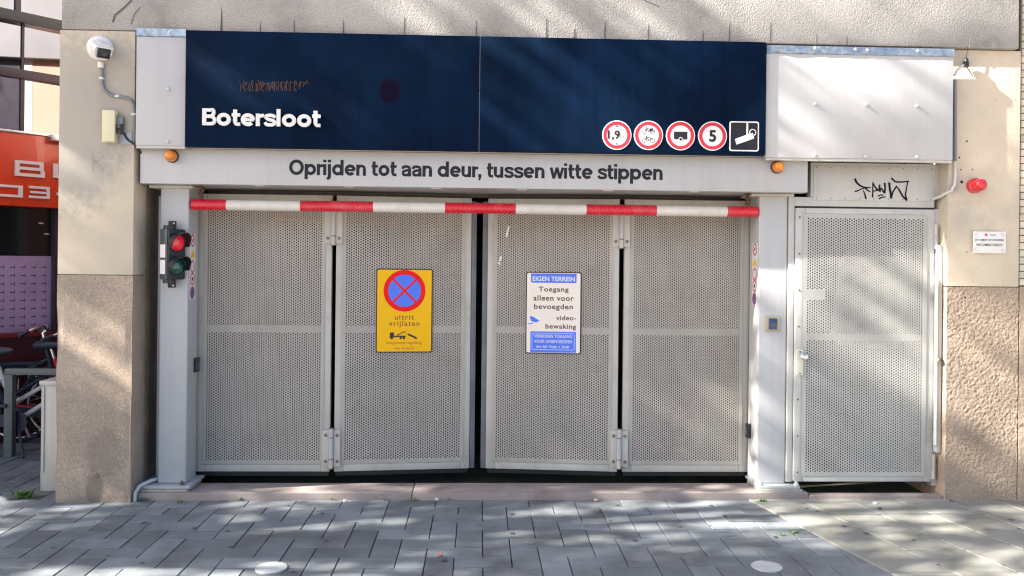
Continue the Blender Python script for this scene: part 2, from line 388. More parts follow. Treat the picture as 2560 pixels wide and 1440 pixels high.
# ================================================================== SETTING
# ------------------------------------------------------------------ ground
st = MB().add([(-150,-150,-0.06),(150,-150,-0.06),(150,150,-0.06),(-150,150,-0.06)], [(0,1,2,3)]).build('street', street_m)
tag(st, kind='structure')
U = 0.142
pv = MB().add([(-9,-6,-0.016),(9,-6,-0.016),(9,6,-0.016),(-9,6,-0.016)], [(0,1,2,3)]).build('pavement', joint_m)
tag(pv, kind='structure'); ORG[pv.name] = (0,0,0)
def block_mesh(w, d, name, gap=0.005, h=0.055, bv=0.0022):
    m = MB(); a, b = w/2-gap/2, d/2-gap/2
    v = []
    for (ax, bx, z) in ((a,b,-h),(a,b,-bv),(a-bv,b-bv,0)):
        v += [(-ax,-bx,z),(ax,-bx,z),(ax,bx,z),(-ax,bx,z)]
    f = [(8,9,10,11)]
    for k in (0,4):
        for i in range(4): f.append((k+i,k+(i+1)%4,k+4+(i+1)%4,k+4+i))
    m.add(v, f)
    me = bpy.data.meshes.new(name); me.from_pydata(m.v, [], m.f); return me, m
bm_full, mb_full = block_mesh(2*U, U, 'paving_block'); bm_full.materials.append(block_m)
bm_half, mb_half = block_mesh(U, U, 'paving_half'); bm_half.materials.append(block_m)
# skewed seam between the grey blocks and the pale slabs on the right
SA, SB = GP(1930,1284), GP(2228,1440)
sk = (SB[0]-SA[0])/(SB[1]-SA[1])
def seam_x(y): return SA[0]+sk*(y-SA[1])
spots = []          # (x, y, rot90, half)
ni = int(9/U)
for j in range(-34, 40):          # rows counted from the sill towards the street
    y = -U*(j+0.5)
    for i in range(-ni, ni):
        x = U*(i+0.5)+0.03
        if j == 0:
            if i % 2 == 0: spots.append((x+U/2, y, 0, 0))
            continue
        k = (i-j) % 4
        if k == 0: spots.append((x+U/2, y, 0, 0))
        elif k == 3:
            if j == -1: spots.append((x, y, 0, 1))
            else: spots.append((x, y-U/2, 1, 0))
        if j == 1 and k == 2: spots.append((x, y, 0, 1))
def keep(s):
    x, y = s[0], s[1]
    if y > 0.0:                        # beside and behind the building only on the left
        if x > -2.42: return False
    if x > seam_x(y)+0.17 and y < 0: return False
    return y > -5.9 and abs(x) < 8.8 and y < 5.8
spots = [s for s in spots if keep(s)]
def seen(x, y):
    d = Vector((x,y,0))-CAM; z = d.dot(FW)
    if z < 1: return None
    u, v = F*d.dot(RT)/z+1280, HOR-F*d.dot(UP)/z
    return (-70 < u < 2630 and 0 < v < 1500, z, u, v)
vis, hid = [], []
for s in spots:
    q = seen(s[0], s[1])
    ok = q and q[0] and not (s[1] > 0.05 and q[2] > 150)
    (vis if ok else hid).append((q[1] if q else 99, s))
vis.sort(key=lambda t: t[0])
hid += vis[300:]; vis = vis[:300]
for _, (x, y, r, hf) in vis:
    o = link('paving_block', bm_half if hf else bm_full, None, pv)
    o.location = (x, y, random.uniform(-0.002, 0.0015)); o.rotation_euler = (random.uniform(-.006,.006), random.uniform(-.006,.006), (PI/2 if r else 0)+random.uniform(-.006,.006))
m = MB()
for _, (x, y, r, hf) in hid:
    src = mb_half if hf else mb_full
    m.add([((-b if r else a)+x, (a if r else b)+y, c) for a,b,c in src.v], src.f)
m.build('paving_blocks', block_m, pv, kind='stuff')
# pale slabs on the right, sheared along the seam
T = 0.31
def slab(x, y, w, d):
    g = 0.0035; bv = 0.003; v = []
    for (e, z) in ((g,-0.05),(g,0.008-bv),(g+bv,0.008)):
        for (px_, py_) in ((e,e),(w-e,e),(w-e,d-e),(e,d-e)):
            v.append((px_+sk*py_, py_, z))
    f = [(8,9,10,11)]
    for k in (0,4):
        for i in range(4): f.append((k+i,k+(i+1)%4,k+4+(i+1)%4,k+4+i))
    return v, f
v, f = slab(0,0,T,T); me_slab = bpy.data.meshes.new('paving_slab'); me_slab.from_pydata(v, [], f); me_slab.materials.append(tile_m)
m = MB()
for r in range(18):
    y = -T*(r+1)
    for c in range(20):
        x = seam_x(y)+0.012+c*T
        if x > 8: continue
        q = seen(x+T/2, y+T/2)
        if q and q[0]:
            o = link('paving_slab', me_slab, None, pv); o.location = (x, y, random.uniform(-.002,.002)); o.rotation_euler = (random.uniform(-.008,.008), random.uniform(-.008,.008), 0)
        else: m.add([(a+x,b+y,c_) for a,b,c_ in v], f)
m.build('paving_slabs', tile_m, pv, kind='stuff')

m = MB(); r_ = random.Random(8)
for i in range(70):
    x, y = r_.uniform(-3.4,3.4), r_.uniform(-1.6,-.05); rr_ = r_.uniform(.006,.017); n = 9
    m.add([(x+rr_*math.cos(2*PI*k/n)*r_.uniform(.7,1.2), y+rr_*math.sin(2*PI*k/n)*r_.uniform(.7,1.2), .0095 if x > seam_x(y) else .0032) for k in range(n)], [tuple(range(n))])
m.build('gum_spots', M('trodden_gum', (0.085,0.085,0.085), 0.9, var=.4, scale=30), pv, kind='stuff')
# ------------------------------------------------------------------ garage building
YL, YRP = -0.05, -0.02
gb = thing('garage_building', 'concrete and stone garage front with wide gated entrance under a concrete lintel', 'building', (0,0.3,0))
lx0, lx1 = WX(143,700,YL), WX(332,700,YL)
zj = WZ(240,688,YL); zl = WZ(1350,97,-0.055); ztl = WZ(245,69,YL)
part(gb, 'pillar_facing', limestone, MB().box(lx0, lx1, YL, 0.14, zj+0.003, zl-0.004), bev=0.006, label='beige limestone facing of the left pillar')
# left plinth: worn granite block with chipped edges
def worn_block(x0,x1,y0,y1,z0,z1,amp,step,sc_,seed,edge=0.0):
    """front and both side faces as a displaced grid"""
    m = MB(); nx = max(2,int((x1-x0)/step)); nd = max(2,int((y1-y0)/step)); nz = max(2,int((z1-z0)/step))
    path = [(x0,y1-(y1-y0)*i/nd,-1,0) for i in range(nd)]+[(x0+(x1-x0)*i/nx,y0,0,-1) for i in range(nx)]+[(x1,y0+(y1-y0)*i/nd,1,0) for i in range(nd+1)]
    v = []
    for k in range(nz+1):
        z = z0+(z1-z0)*k/nz
        for (x,y,nx_,ny_) in path:
            n = noise.noise(Vector((x*sc_+seed,y*sc_,z*sc_)))+0.5*noise.noise(Vector((x*sc_*2.3,y*sc_*2.3+seed,z*sc_*2.3)))
            d = amp*n
            ex = min(abs(x-x0),abs(x-x1))
            if edge and ex < 0.02 and abs(y-y0) < 0.02:
                d -= edge*max(0, noise.noise(Vector((seed*3.1,1.7,z*5)))+0.25)
            fx, fy = nx_, ny_
            if abs(y-y0)<1e-6 and (abs(x-x0)<1e-6 or abs(x-x1)<1e-6): fx, fy = (-0.7 if abs(x-x0)<1e-6 else 0.7), -0.7
            v.append((x+fx*d, y+fy*d, z))
    n = len(path); f = []
    for k in range(nz):
        for i in range(n-1): f.append((k*n+i,k*n+i+1,(k+1)*n+i+1,(k+1)*n+i))
    top = [nz*n+i for i in range(n)]; f.append(tuple(top))
    return m.add(v, f)
part(gb, 'plinth_stone', granite, worn_block(lx0,lx1,YL,0.14,-0.05,zj,0.0015,0.016,14,3.0,edge=0.009), smooth=True, label='dark pinkish granite plinth of the left pillar')
# damp stain low on the left plinth: a soft dark blot in the stone itself
def stain(m, blots, col):
    N, L = m.node_tree.nodes, m.node_tree.links; bs = N['Principled BSDF']
    src = bs.inputs['Base Color'].links[0].from_socket
    g_ = N.new('ShaderNodeNewGeometry'); nz = N.new('ShaderNodeTexNoise'); nz.inputs['Scale'].default_value = 26
    L.new(g_.outputs['Position'], nz.inputs['Vector'])
    for (c, rad, amt) in blots:
        sb = N.new('ShaderNodeVectorMath'); sb.operation = 'SUBTRACT'; L.new(g_.outputs['Position'], sb.inputs[0]); sb.inputs[1].default_value = c
        dv = N.new('ShaderNodeVectorMath'); dv.operation = 'DIVIDE'; L.new(sb.outputs[0], dv.inputs[0]); dv.inputs[1].default_value = rad
        ln = N.new('ShaderNodeVectorMath'); ln.operation = 'LENGTH'; L.new(dv.outputs[0], ln.inputs[0])
        ad = N.new('ShaderNodeMath'); ad.operation = 'MULTIPLY_ADD'; L.new(nz.outputs['Fac'], ad.inputs[0]); ad.inputs[1].default_value = 0.7; L.new(ln.outputs['Value'], ad.inputs[2])
        mr = N.new('ShaderNodeMapRange'); mr.interpolation_type = 'SMOOTHSTEP'; mr.inputs['From Min'].default_value = 1.0; mr.inputs['From Max'].default_value = 1.45
        mr.inputs['To Min'].default_value = amt; mr.inputs['To Max'].default_value = 0; L.new(ad.outputs[0], mr.inputs['Value'])
        q = N.new('ShaderNodeMix'); q.data_type = 'RGBA'; L.new(mr.outputs[0], q.inputs['Factor']); L.new(src, q.inputs['A']); q.inputs['B'].default_value = (*col,1)
        src = q.outputs['Result']
    L.new(src, bs.inputs['Base Color'])
sx, sz = W(236,1215,YL)
stain(granite, [((sx,YL,sz-.02),(.062,.3,.125),.8),((sx+.06,YL,sz+.20),(.13,.3,.16),.4),((sx+.05,YL,sz-.10),(.30,.3,.05),.4)], (0.15,0.12,0.10))
stain(limestone, [((lx0+.10,YL,zl-.55),(.30,.3,.6),.7),((lx0+.35,YL,zl-.40),(.14,.3,.45),.6)], (0.36,0.345,0.315))
# lintel and the wall above it
bx0, bx1 = WX(154,40,-0.055), WX(2548,100,-0.055)
part(gb, 'concrete_lintel', concrete, MB().box(bx0, bx1, -0.055, 0.6, zl, 3.35), bev=0.008)
part(gb, 'upper_wall', upper_m, MB().box(bx0+.02, 6.0, 0.0, 5.0, 3.354, 8.0))
# cracks and drip stains on the lintel
for px, ytop, w in ((553,18,.012),(650,52,.005),(735,50,.006),(858,48,.007),(1010,42,.004),(1190,50,.006),(1365,45,.006),(1435,70,.005),(1512,50,.006),(1620,60,.003),(1757,75,.005),(1823,55,.004),(1925,55,.006),(2040,85,.005),(2117,88,.008),(2270,100,.006),(2425,98,.005)):
    x = WX(px,90,-0.055); zt = WZ(px,ytop,-0.055)
    part(gb, 'crack_stain', crack, MB().prism([(x-w/2,zl),(x+w/2,zl),(x+w*.25+.003,(zl+zt)/2),(x+.001,zt),(x-w*.25,(zl+zt)*.5)], -0.0575, -0.05))
for pts, w in (([(330,0),(310,20),(288,38),(282,56)],.011),([(350,18),(335,38),(328,60)],.005),([(1610,0),(1650,18)],.004)):
    P = [W(a,b,-0.055) for a,b in pts]
    part(gb, 'crack_stain', crack, MB().stroke(P, w, -0.0572))
# right pillar, joint and the cream brick wall beyond
rx0, rx1 = WX(2368,700,YRP), WX(2547,700,YRP)
zjr = WZ(2460,718,YRP)
part(gb, 'pillar_facing', limestone, MB().box(rx0, rx1, YRP, 0.5, zjr+0.004, zl-0.004), bev=0.006, label='beige limestone facing of the right pillar')
part(gb, 'plinth_stone', granite_r, worn_block(rx0,rx1,YRP,0.5,-0.05,zjr,0.0030,0.0062,85,9.0), smooth=True, label='rough hammered granite plinth of the right pillar')
part(gb, 'plinth_stone', granite_r, worn_block(rx1+0.008,rx1+1.2,YRP,0.5,-0.05,zjr+.004,0.004,0.012,70,5.0), smooth=True)
bw = part(gb, 'brick_wall', mortar, MB().box(rx1+0.006, 6.0, 0.0, 0.5, zjr, 3.354))
me_b = None; bh = 0.0455
zz = zjr+0.014; row = 0
while zz < 3.3:
    xx = rx1+0.012-(0.05 if row % 2 else 0)
    for c in range(2):
        x0, x1 = max(xx, rx1+0.010), xx+0.098
        if x1-x0 > 0.02:
            bk = MB().box(x0, x1, -0.012+random.uniform(-.002,.002), 0.02, zz, zz+bh-0.006)
            bk.build('brick', brick_m, bw, bev=0.002, seg=1)
        xx += 0.104
    zz += bh; row += 1
m = MB(); zz = zjr+0.014
while zz < 3.3:
    xx = rx1+0.23
    while xx < 5.9: m.box(xx, xx+0.098, -0.012, 0.02, zz, zz+bh-0.006); xx += 0.104
    zz += bh
part(gb, 'bricks', brick_m, m, kind='stuff')
# threshold: granite sill stones with a joint at photo x 1030
zs = 0.045
xs0, xj, xs1 = WX(345,1230,0.1), WX(1030,1225,0.0), WX(1890,1225,0.1)
for a, b in ((lx1+0.004,xj-0.002),(xj+0.002,xs1+0.3)):
    part(gb, 'sill_stone', sill_m, MB().box(a, b, 0.0 if a < 0 else 0.004, 0.235, -0.05, zs), bev=0.007)
part(gb, 'sill_stone', sill_m, MB().box(xs1+0.304, rx0-0.002, -0.004, 0.06, -0.05, 0.030), bev=0.006, label='narrow granite strip below the side door')
# garage interior, so the gaps look into a dark room
ix0, ix1 = lx1-0.02, rx0+0.02
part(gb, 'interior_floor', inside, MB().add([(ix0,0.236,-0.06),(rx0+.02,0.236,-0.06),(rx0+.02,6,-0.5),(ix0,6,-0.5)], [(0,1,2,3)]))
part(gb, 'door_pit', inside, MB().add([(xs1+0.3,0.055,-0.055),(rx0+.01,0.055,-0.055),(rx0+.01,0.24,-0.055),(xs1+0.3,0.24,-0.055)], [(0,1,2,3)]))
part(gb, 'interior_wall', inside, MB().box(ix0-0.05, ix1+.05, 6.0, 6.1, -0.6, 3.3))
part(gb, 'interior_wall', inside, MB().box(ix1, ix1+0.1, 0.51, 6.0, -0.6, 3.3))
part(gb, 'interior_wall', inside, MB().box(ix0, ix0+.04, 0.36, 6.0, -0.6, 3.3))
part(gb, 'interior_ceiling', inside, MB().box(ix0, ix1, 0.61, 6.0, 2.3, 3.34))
part(gb, 'side_wall', stucco, MB().box(lx0+0.12, ix0-0.002, 1.30, 6.0, -0.3, 8.0), label='pink stucco flank of the building')
part(gb, 'wall_corner', white_corner, MB().box(lx0+0.115, ix0-.001, 1.22, 1.298, -0.3, 8.0))
part(gb, 'side_wall', shop_fr, MB().box(lx0+0.125, ix0-0.002, 0.142, 1.218, -0.3, 3.6))
# steel jamb left of the post
jz1 = WZ(380,455,0.3)
part(gb, 'steel_jamb', steel, MB().box(WX(364,700,.30), WX(392,700,.30)+.06, 0.30, 0.34, zs-.1, jz1+.2))
part(gb, 'steel_jamb', M('jamb_stone', (0.30,0.25,0.19),0.8,var=0.25,scale=6,streak=0.4), MB().box(lx1+.002, WX(364,700,.28)-.002, 0.145, 0.31, 0.0, zl-.01))

# ------------------------------------------------------------------ fascia panels
YF = -0.10
def fascia(x0, x1, y0, y1, label, screws, seams):
    X0, X1, Z0, Z1 = RC(x0, x1, y0, y1, YF)
    r = thing('fascia_panel', label, 'panel', ((X0+X1)/2, YF, Z0))
    zf = Z1-0.048
    part(r, 'sheet', paint, MB().box(X0, X1, YF, -0.056, Z0, zf), bev=0.004)
    part(r, 'bottom_fold', paint_w, MB().box(X0+.003, X1-.003, YF+0.004, -0.057, Z0-0.016, Z0-0.001))
    # crinkled zinc flashing strip
    n = int((X1-X0)/0.02); v = []; f = []
    for i in range(n+1):
        x = X0+(X1-X0)*i/n
        d = 0.004*noise.noise(Vector((x*9,2,1))); e = 0.006*noise.noise(Vector((x*14,7,3)))
        v += [(x,YF+0.03,Z1+.006),(x,YF-0.006+d,Z1),(x,YF-0.008-d,zf+.004+e),(x,YF+.001,zf-.002+e)]
    for i in range(n):
        for k in range(3): f.append((4*i+k,4*i+4+k,4*i+5+k,4*i+1+k))
    fl = part(r, 'flashing', zinc, MB().add(v, f), smooth=True)
    for (a, b) in seams:
        sx_, sz_ = W(a, b, YF); part(fl, 'rivet', screw_m, MB().lathe([(.010,0),(.008,.005),(.003,.008)], (sx_,YF-.008,sz_), (0,-1,0), 10), smooth=True)
    for (a, b) in screws:
        sx_, sz_ = W(a, b, YF)
        part(r, 'screw', screw_m, MB().lathe([(.011,0),(.011,.004),(.008,.014),(.003,.017)], (sx_,YF,sz_), (0,-1,0), 12), smooth=True)
    return r
fascia(340, 464, 72, 364, 'narrow grey metal fascia panel between the left pillar and the blue sign', [(421,223),(421,355)], [(425,82)])
fascia(1915, 2383, 118, 397, 'large grey metal fascia panel right of the blue sign', [(2038,260),(2165,262),(2292,265),(2036,389),(2164,391),(2291,393)], [(2036,121),(2137,124),(2167,126),(2293,128)])

# ------------------------------------------------------------------ blue sign
YS = -0.118
X0, X1, Z0, Z1 = RC(463, 1914, 90, 377, YS)
xsp = WX(1199,235,YS)
sg = thing('car_park_sign', 'long navy blue sign board with white street name and round restriction symbols', 'sign', ((X0+X1)/2, YS, Z0))
part(sg, 'panel', navy, MB().box(X0, xsp-.0015, YS, -0.057, Z0, Z1), bev=0.003)
part(sg, 'panel', navy, MB().box(xsp+.0015, X1, YS, -0.057, Z0, Z1), bev=0.003)
part(sg, 'seam_strip', M('pale_seam',(0.35,0.33,0.35),0.5), MB().box(xsp-.0014, xsp+.0014, YS+.004, -0.06, Z0, Z1))
tx0, tz0 = W(508,315,YS); tx1 = WX(802,300,YS); th = WZ(520,272,YS)-WZ(520,315,YS)
gl, gw = grotesque('Botersloot', .158, -.008)
kx_ = (tx1-tx0)/gw; kz_ = th/.74; z00 = WZ(655,316.5,YS)
for c, strokes in gl:
    m = MB()
    for i, (P, w_) in enumerate(strokes):
        stroke_solid(m, [(tx0+a*kx_, z00+b*kz_) for a,b in P], w_*(kx_+kz_)/2, YS-.022-i*.0001, YS-.008)
    m.build('letter', white, sg)
# ghost of removed lettering and a faint disc of old glue
m = MB()
rr = random.Random(3)
for i in range(34):
    px = 602+i*5.0+rr.uniform(-1.5,1.5); h0 = 228+rr.uniform(-3,2); h1 = 203+rr.uniform(-4,6)
    if i > 27: h0 -= (i-27)*3; h1 += 2
    P = [W(px+rr.uniform(-3,3),h0,YS), W(px+rr.uniform(-3,3),(h0+h1)/2,YS), W(px+rr.uniform(-3,3),h1,YS)]
    m.stroke(P, rr.uniform(.003,.007), YS-0.0008)
for i in range(7):
    a, b = W(604+i*24,rr.choice([206,216,226]),YS); c, d = W(622+i*24,rr.choice([207,215,224]),YS); m.stroke([(a,b),(c,d)], .004, YS-.0009)
part(sg, 'glue_residue', residue, m)
cx, cz = W(974,228,YS); stain(navy, [((cx,YS,cz),(.075,.2,.085),.8)], (0.009,0.003,0.014))
def psign(px, py, kind):
    cx, cz = W(px, py, YS); R = 0.0895; y = YS-0.004
    b = part(sg, 'symbol_disc' if kind != 'cam' else 'symbol_plate', white, MB().lathe([(R,0),(R,.003)], (cx,YS,cz), (0,-1,0), 40) if kind != 'cam' else MB().prism(rrect(cx-R*1.02,cx+R*1.02,cz-R*1.02,cz+R*1.02,.014), YS-.003, YS))
    if kind == 'cam':
        r = R*0.93; part(b, 'symbol_ground', ink, MB().flat(rrect(cx-r,cx+r,cz-r,cz+r,.009), y))
        m = MB().flat([(cx+.012,cz+.01),(cx+.024,cz+.01),(cx+.024,cz+r),(cx+.012,cz+r)], y-.001)
        m.flat([(cx-.058,cz-.018),(cx-.048,cz-.052),(cx+.062,cz-.012),(cx+.052,cz+.022),(cx+.030,cz+.016)], y-.0011)
        m.ring(cx+.052,cz+.024,.016,.022,y-.0012,20)
        part(b, 'symbol', white, m); return
    part(b, 'rim', red, MB().ring(cx,cz,R*.70,R*.93,y))
    m = MB()
    if kind == 'h':
        m = text_geo('1,9', w=.075, h=.062, x0=cx-.056, z0=cz-.033, y=y-.001, bold=.03)
        g2 = text_geo('m', w=.028, h=.017, x0=cx+.024, z0=cz-.019, y=y-.001); m.add(g2.v, g2.f)
        for s_ in (1,-1): m.flat([(cx-.008,cz+s_*.058),(cx+.008,cz+s_*.058),(cx,cz+s_*.044)][::s_], y-.001)
    elif kind == 'bikes':
        for dz, e in ((.028,1),(-.026,0)):
            for s_ in (-1,1): m.ring(cx+s_*.025, cz+dz-.006, .011, .0145, y-.001, 16)
            m.stroke([(cx-.025,cz+dz-.006),(cx-.012,cz+dz+.012),(cx+.016,cz+dz+.012),(cx+.025,cz+dz-.006)], .0035, y-.0011)
            m.stroke([(cx-.012,cz+dz+.012),(cx+.002,cz+dz-.008),(cx+.016,cz+dz+.012)], .0035, y-.0012)
            m.stroke([(cx-.018,cz+dz+.022),(cx-.010,cz+dz+.020),(cx-.014,cz+dz+.004)], .004, y-.0013)
            if e: m.flat([(cx+.004,cz+dz-.004),(cx+.02,cz+dz-.004),(cx+.03,cz+dz+.016),(cx+.006,cz+dz+.014)], y-.0014)
    elif kind == 'trailer':
        m.flat([(cx-.041,cz-.022),(cx+.041,cz-.022),(cx+.041,cz+.024),(cx-.041,cz+.024)], y-.001)
        w_ = part(b, 'symbol_wheel', white, MB().disc(cx,cz-.022,.0125,y-.002,20)); m.disc(cx,cz-.022,.0085,y-.003,20)
    else:
        m = text_geo('5', h=.072, cx=cx, z0=cz-.036, y=y-.001, bold=.03)
    part(b, 'symbol', ink, m)
for px, py, k in ((1542,338,'h'),(1621,338.5,'bikes'),(1701,339.3,'trailer'),(1781,340.2,'5'),(1860,341,'cam')): psign(px, py, k)

# ------------------------------------------------------------------ portal: beam and posts
YB = -0.03
X0, X1, Z0, Z1 = RC(350, 2020, 383, 470, YB)
zb = Z0
pt = thing('entrance_portal', 'light grey steel portal with lettered beam on two square posts', 'portal', (0, 0.1, zs))
part(pt, 'beam', paint, MB().box(X0, X1, YB, 0.06, Z0, Z1), bev=0.006)
part(pt, 'soffit', paint_w, MB().box(X0+.02, X1-.02, 0.061, 0.50, Z0+.004, Z0+.03))
part(pt, 'beam_cap', paint_w, MB().box(X0, X1, YB-0.003, 0.05, Z1+.0015, Z1+0.012))
a, b = WX(723,418,YB), WX(1657,438,YB)
capz = WZ(1190,405.5,YB); basez = WZ(1190,443.5,YB); dsc = (capz-basez)*0.30
gl, gw = grotesque('Oprijden tot aan deur, tussen witte stippen', .158, -.004)
kx_ = (b-a)/gw; kz_ = (capz-basez)/.73
for c, strokes in gl:
    if not strokes: continue
    m = MB()
    for i, (P, w_) in enumerate(strokes):
        stroke_solid(m, [(a+p*kx_, basez+q*kz_) for p,q in P], w_*(kx_+kz_)/2, YB-.0012-i*.0001, YB-.0002)
    part(pt, 'letter', ink, m)
for px in (648,872,1090,1305,1520,1735):
    x = WX(px,470,0.0); part(pt, 'soffit_clip', white, MB().box(x-.03,x+.03,-0.012,0.03,zb-.004,zb-.0005), bev=.002)
YP0, YP1 = 0.09, 0.275
posts = []
for nm, xa, xb in (('left',397.5,468.5),('right',1895,1966)):
    xm = 850
    A, B = WX(xa,850,YP0), WX(xb,850,YP0); posts.append((A,B))
    p = part(pt, 'post', paint, MB().box(A,B,YP0,YP1,zs+.034,zb-.012), bev=0.010, seg=3)
    part(p, 'cap_plate', paint_w, MB().box(A-.06,B+.03,YP0-.03,YP1,zb-.018,zb-.001), bev=.003)
    fo = part(pt, 'foot_plate', paint, MB().box(A-(.11 if nm=='left' else .004),B+(.045 if nm=='left' else .075),YP0-.06,YP1+.03,zs+.016,zs+.033), bev=.003)
    fx0, fx1 = (A-.10,B+.03) if nm == 'left' else (A+.0,B+.085)
    part(pt, 'mortar_bed', plinth_c, MB().prism([(fx0-.01,0.012 if nm!='left' else zs),(fx1+.01,0.012 if nm!='left' else zs),(fx1,zs+.015),(fx0,zs+.015)], 0.012, YP1), bev=.006)
    for bx in ((B-.012,) if nm == 'left' else (A+.012,B+.06)):
        part(fo, 'bolt', bolt_m if nm=='left' else screw_m, MB().lathe([(.016,0),(.016,.012),(.009,.013),(.009,.022),(.004,.026)], (bx,YP0-.035,zs+.033), (0,0,1), 12), smooth=True)
(PLA, PLB), (PRA, PRB) = posts
part(pt, 'side_strip', paint_w, MB().box(PLA-.052, PLA-.004, 0.20, 0.27, zs+.03, zb-.06))
# warning stickers on the inner post faces
for nm, xs_, sgn, y0_, y1_, ph in (('l',PLB,1,585,748,485),('r',PRA,-1,608,763,1881)):
    zt, zb_ = WZ(ph,y0_,.16), WZ(ph,y1_,.16)
    yc = 0.165
    stk = part(pt, 'warning_sticker', white, MB().box(min(xs_,xs_+sgn*.001),max(xs_,xs_+sgn*.001),yc-.05,yc+.05,zb_,zt))
    h = (zt-zb_)
    def onface(mbf, name, mat):
        q = MB(); q.add([(xs_+sgn*(.0016+p[1]), yc+p[0]*sgn, p[2]) for p in mbf.v], mbf.f); part(stk, name, mat, q)
    R = .040
    for k, fz in enumerate((.90,.50,.31,.10)):
        if k < 3: onface(MB().ring(0,zb_+h*fz,R*.74,R,0,24), 'symbol_ring', red)
        else:
            onface(MB().disc(0,zb_+h*fz,R*.95,0,24), 'symbol_disc', M('sticker_purple',(0.16,0.11,0.30),0.5))
            onface(MB().ring(0,zb_+h*fz,R*.85,R,.0006,24), 'symbol_ring', red)
    onface(MB().flat([(-R,zb_+h*.64),(R,zb_+h*.64),(0,zb_+h*.76)],0), 'symbol_triangle', yellow)
    onface(MB().disc(0,zb_+h*.31,.012,.0008,12), 'symbol_dot', ink)
    onface(MB().stroke([(-.01,zb_+h*.88),(.01,zb_+h*.93)],.012,.0008), 'symbol_mark', ink)
# photocells
for xs_, sgn, px, y0_, y1_, lab in ((PLB,1,489,895,930,'small black photocell box on the left post facing the gate'),(PRA,-1,1873,1060,1095,'small black photocell box low on the right post facing the gate')):
    zt, zb_ = WZ(px,y0_,.22), WZ(px,y1_,.22)
    t = thing('photocell', lab, 'sensor', (xs_,.235,zb_), group='photocells on the gate posts')
    x0_, x1_ = sorted((xs_+sgn*.0005, xs_+sgn*.022))
    part(t, 'housing', black, MB().box(x0_,x1_,.205,.265,zb_,zt), bev=.004)
    part(t, 'lens', reader_b, MB().box(min(xs_+sgn*.0222,xs_+sgn*.0235),max(xs_+sgn*.0222,xs_+sgn*.0235),.215,.255,zb_+.02,zt-.02))

# ------------------------------------------------------------------ height bar on chains
yb_ = 0.115; rb = 0.034
zc0, zc1 = WZ(480,508.5,yb_), WZ(1895,532.5,yb_)
zc = (zc0+zc1)/2
xl, xr = WX(481,508,yb_), WX(1893,532,yb_)
hb = thing('height_bar', 'red and white striped round height limit bar hanging across the gate', 'barrier bar', ((xl+xr)/2, yb_, zc))
cuts = [xl]+[WX(p,HOR-(HOR-520),yb_) for p in (568,752,934,1113,1289,1465,1640,1816)]+[xr]
for i in range(9):
    part(hb, 'red_band' if i % 2 == 0 else 'white_band', red_b if i % 2 == 0 else white_b, MB().cyl((cuts[i]+.0002,yb_,zc),(cuts[i+1]-.0002,yb_,zc),rb,n=28), smooth=True)
for px in (503,1869):
    x = WX(px,490,yb_); ch = thing('tmp','','') if False else None
    m = MB(); zt = zb-.001; z = zc+rb-.004; n = 5; hL = (zt-z)/n
    for k in range(n):
        L_ = []
        for q in range(12):
            t = 2*PI*q/12; a_, c_ = .0135*math.cos(t), (hL*.68)*math.sin(t)
            L_.append((x+(a_ if k % 2 else 0), yb_+(0 if k % 2 else a_), z+hL*(k+.5)+c_))
        m.tube(L_, .0052, 6, closed=True)
    part(hb, 'chain', rusty, m, smooth=True)
    part(hb, 'chain_hook', rusty, MB().box(x-.018,x+.018,yb_-.018,yb_+.018,zb-.0045,zb-.0006), bev=.002)

# ------------------------------------------------------------------ beacons
def beacon(px, py, Y, R, H, mat, base_mat, name, label, cat, grp=None):
    x, z = W(px, py, Y)
    t = thing(name, label, cat, (x,Y,z), group=grp)
    part(t, 'base', base_mat, MB().lathe([(R*1.06,0),(R*1.06,.012),(R*.98,.016)], (x,Y-.0005,z), (0,-1,0), 24), smooth=True)
    P = [(R*.96,.0165)]
    k = 6
    for i in range(k+1):
        a = PI/2*i/k; P.append((max(R*.9*math.cos(a)**.7,.001), H*.45+H*.5*math.sin(a)))
    part(t, 'lens', mat, MB().lathe(P, (x,Y,z), (0,-1,0), 24), smooth=True)
    return t
beacon(431,391,YB,.037,.075,amber,black,'amber_beacon','small amber warning beacon at the left end of the grey beam','beacon','amber beacons on the beam')
beacon(1942,418.5,YB,.037,.07,amber,black,'amber_beacon','small amber warning beacon at the right end of the grey beam','beacon','amber beacons on the beam')
rbx, rbz = W(2433,465,YRP)
t = thing('red_beacon', 'round red alarm beacon on the right stone pillar', 'beacon', (rbx,YRP,rbz))
part(t, 'base', M('red_plastic',(0.60,0.02,0.05),0.3,coat=.4), MB().lathe([(.046,0),(.046,.035),(.04,.04)], (rbx,YRP-.0005,rbz), (0,-1,0), 28), smooth=True)
part(t, 'lens', red_l, MB().lathe([(.0385,.0405),(.0385,.075),(.036,.092),(.026,.104),(.01,.109)], (rbx,YRP,rbz), (0,-1,0), 28), smooth=True)

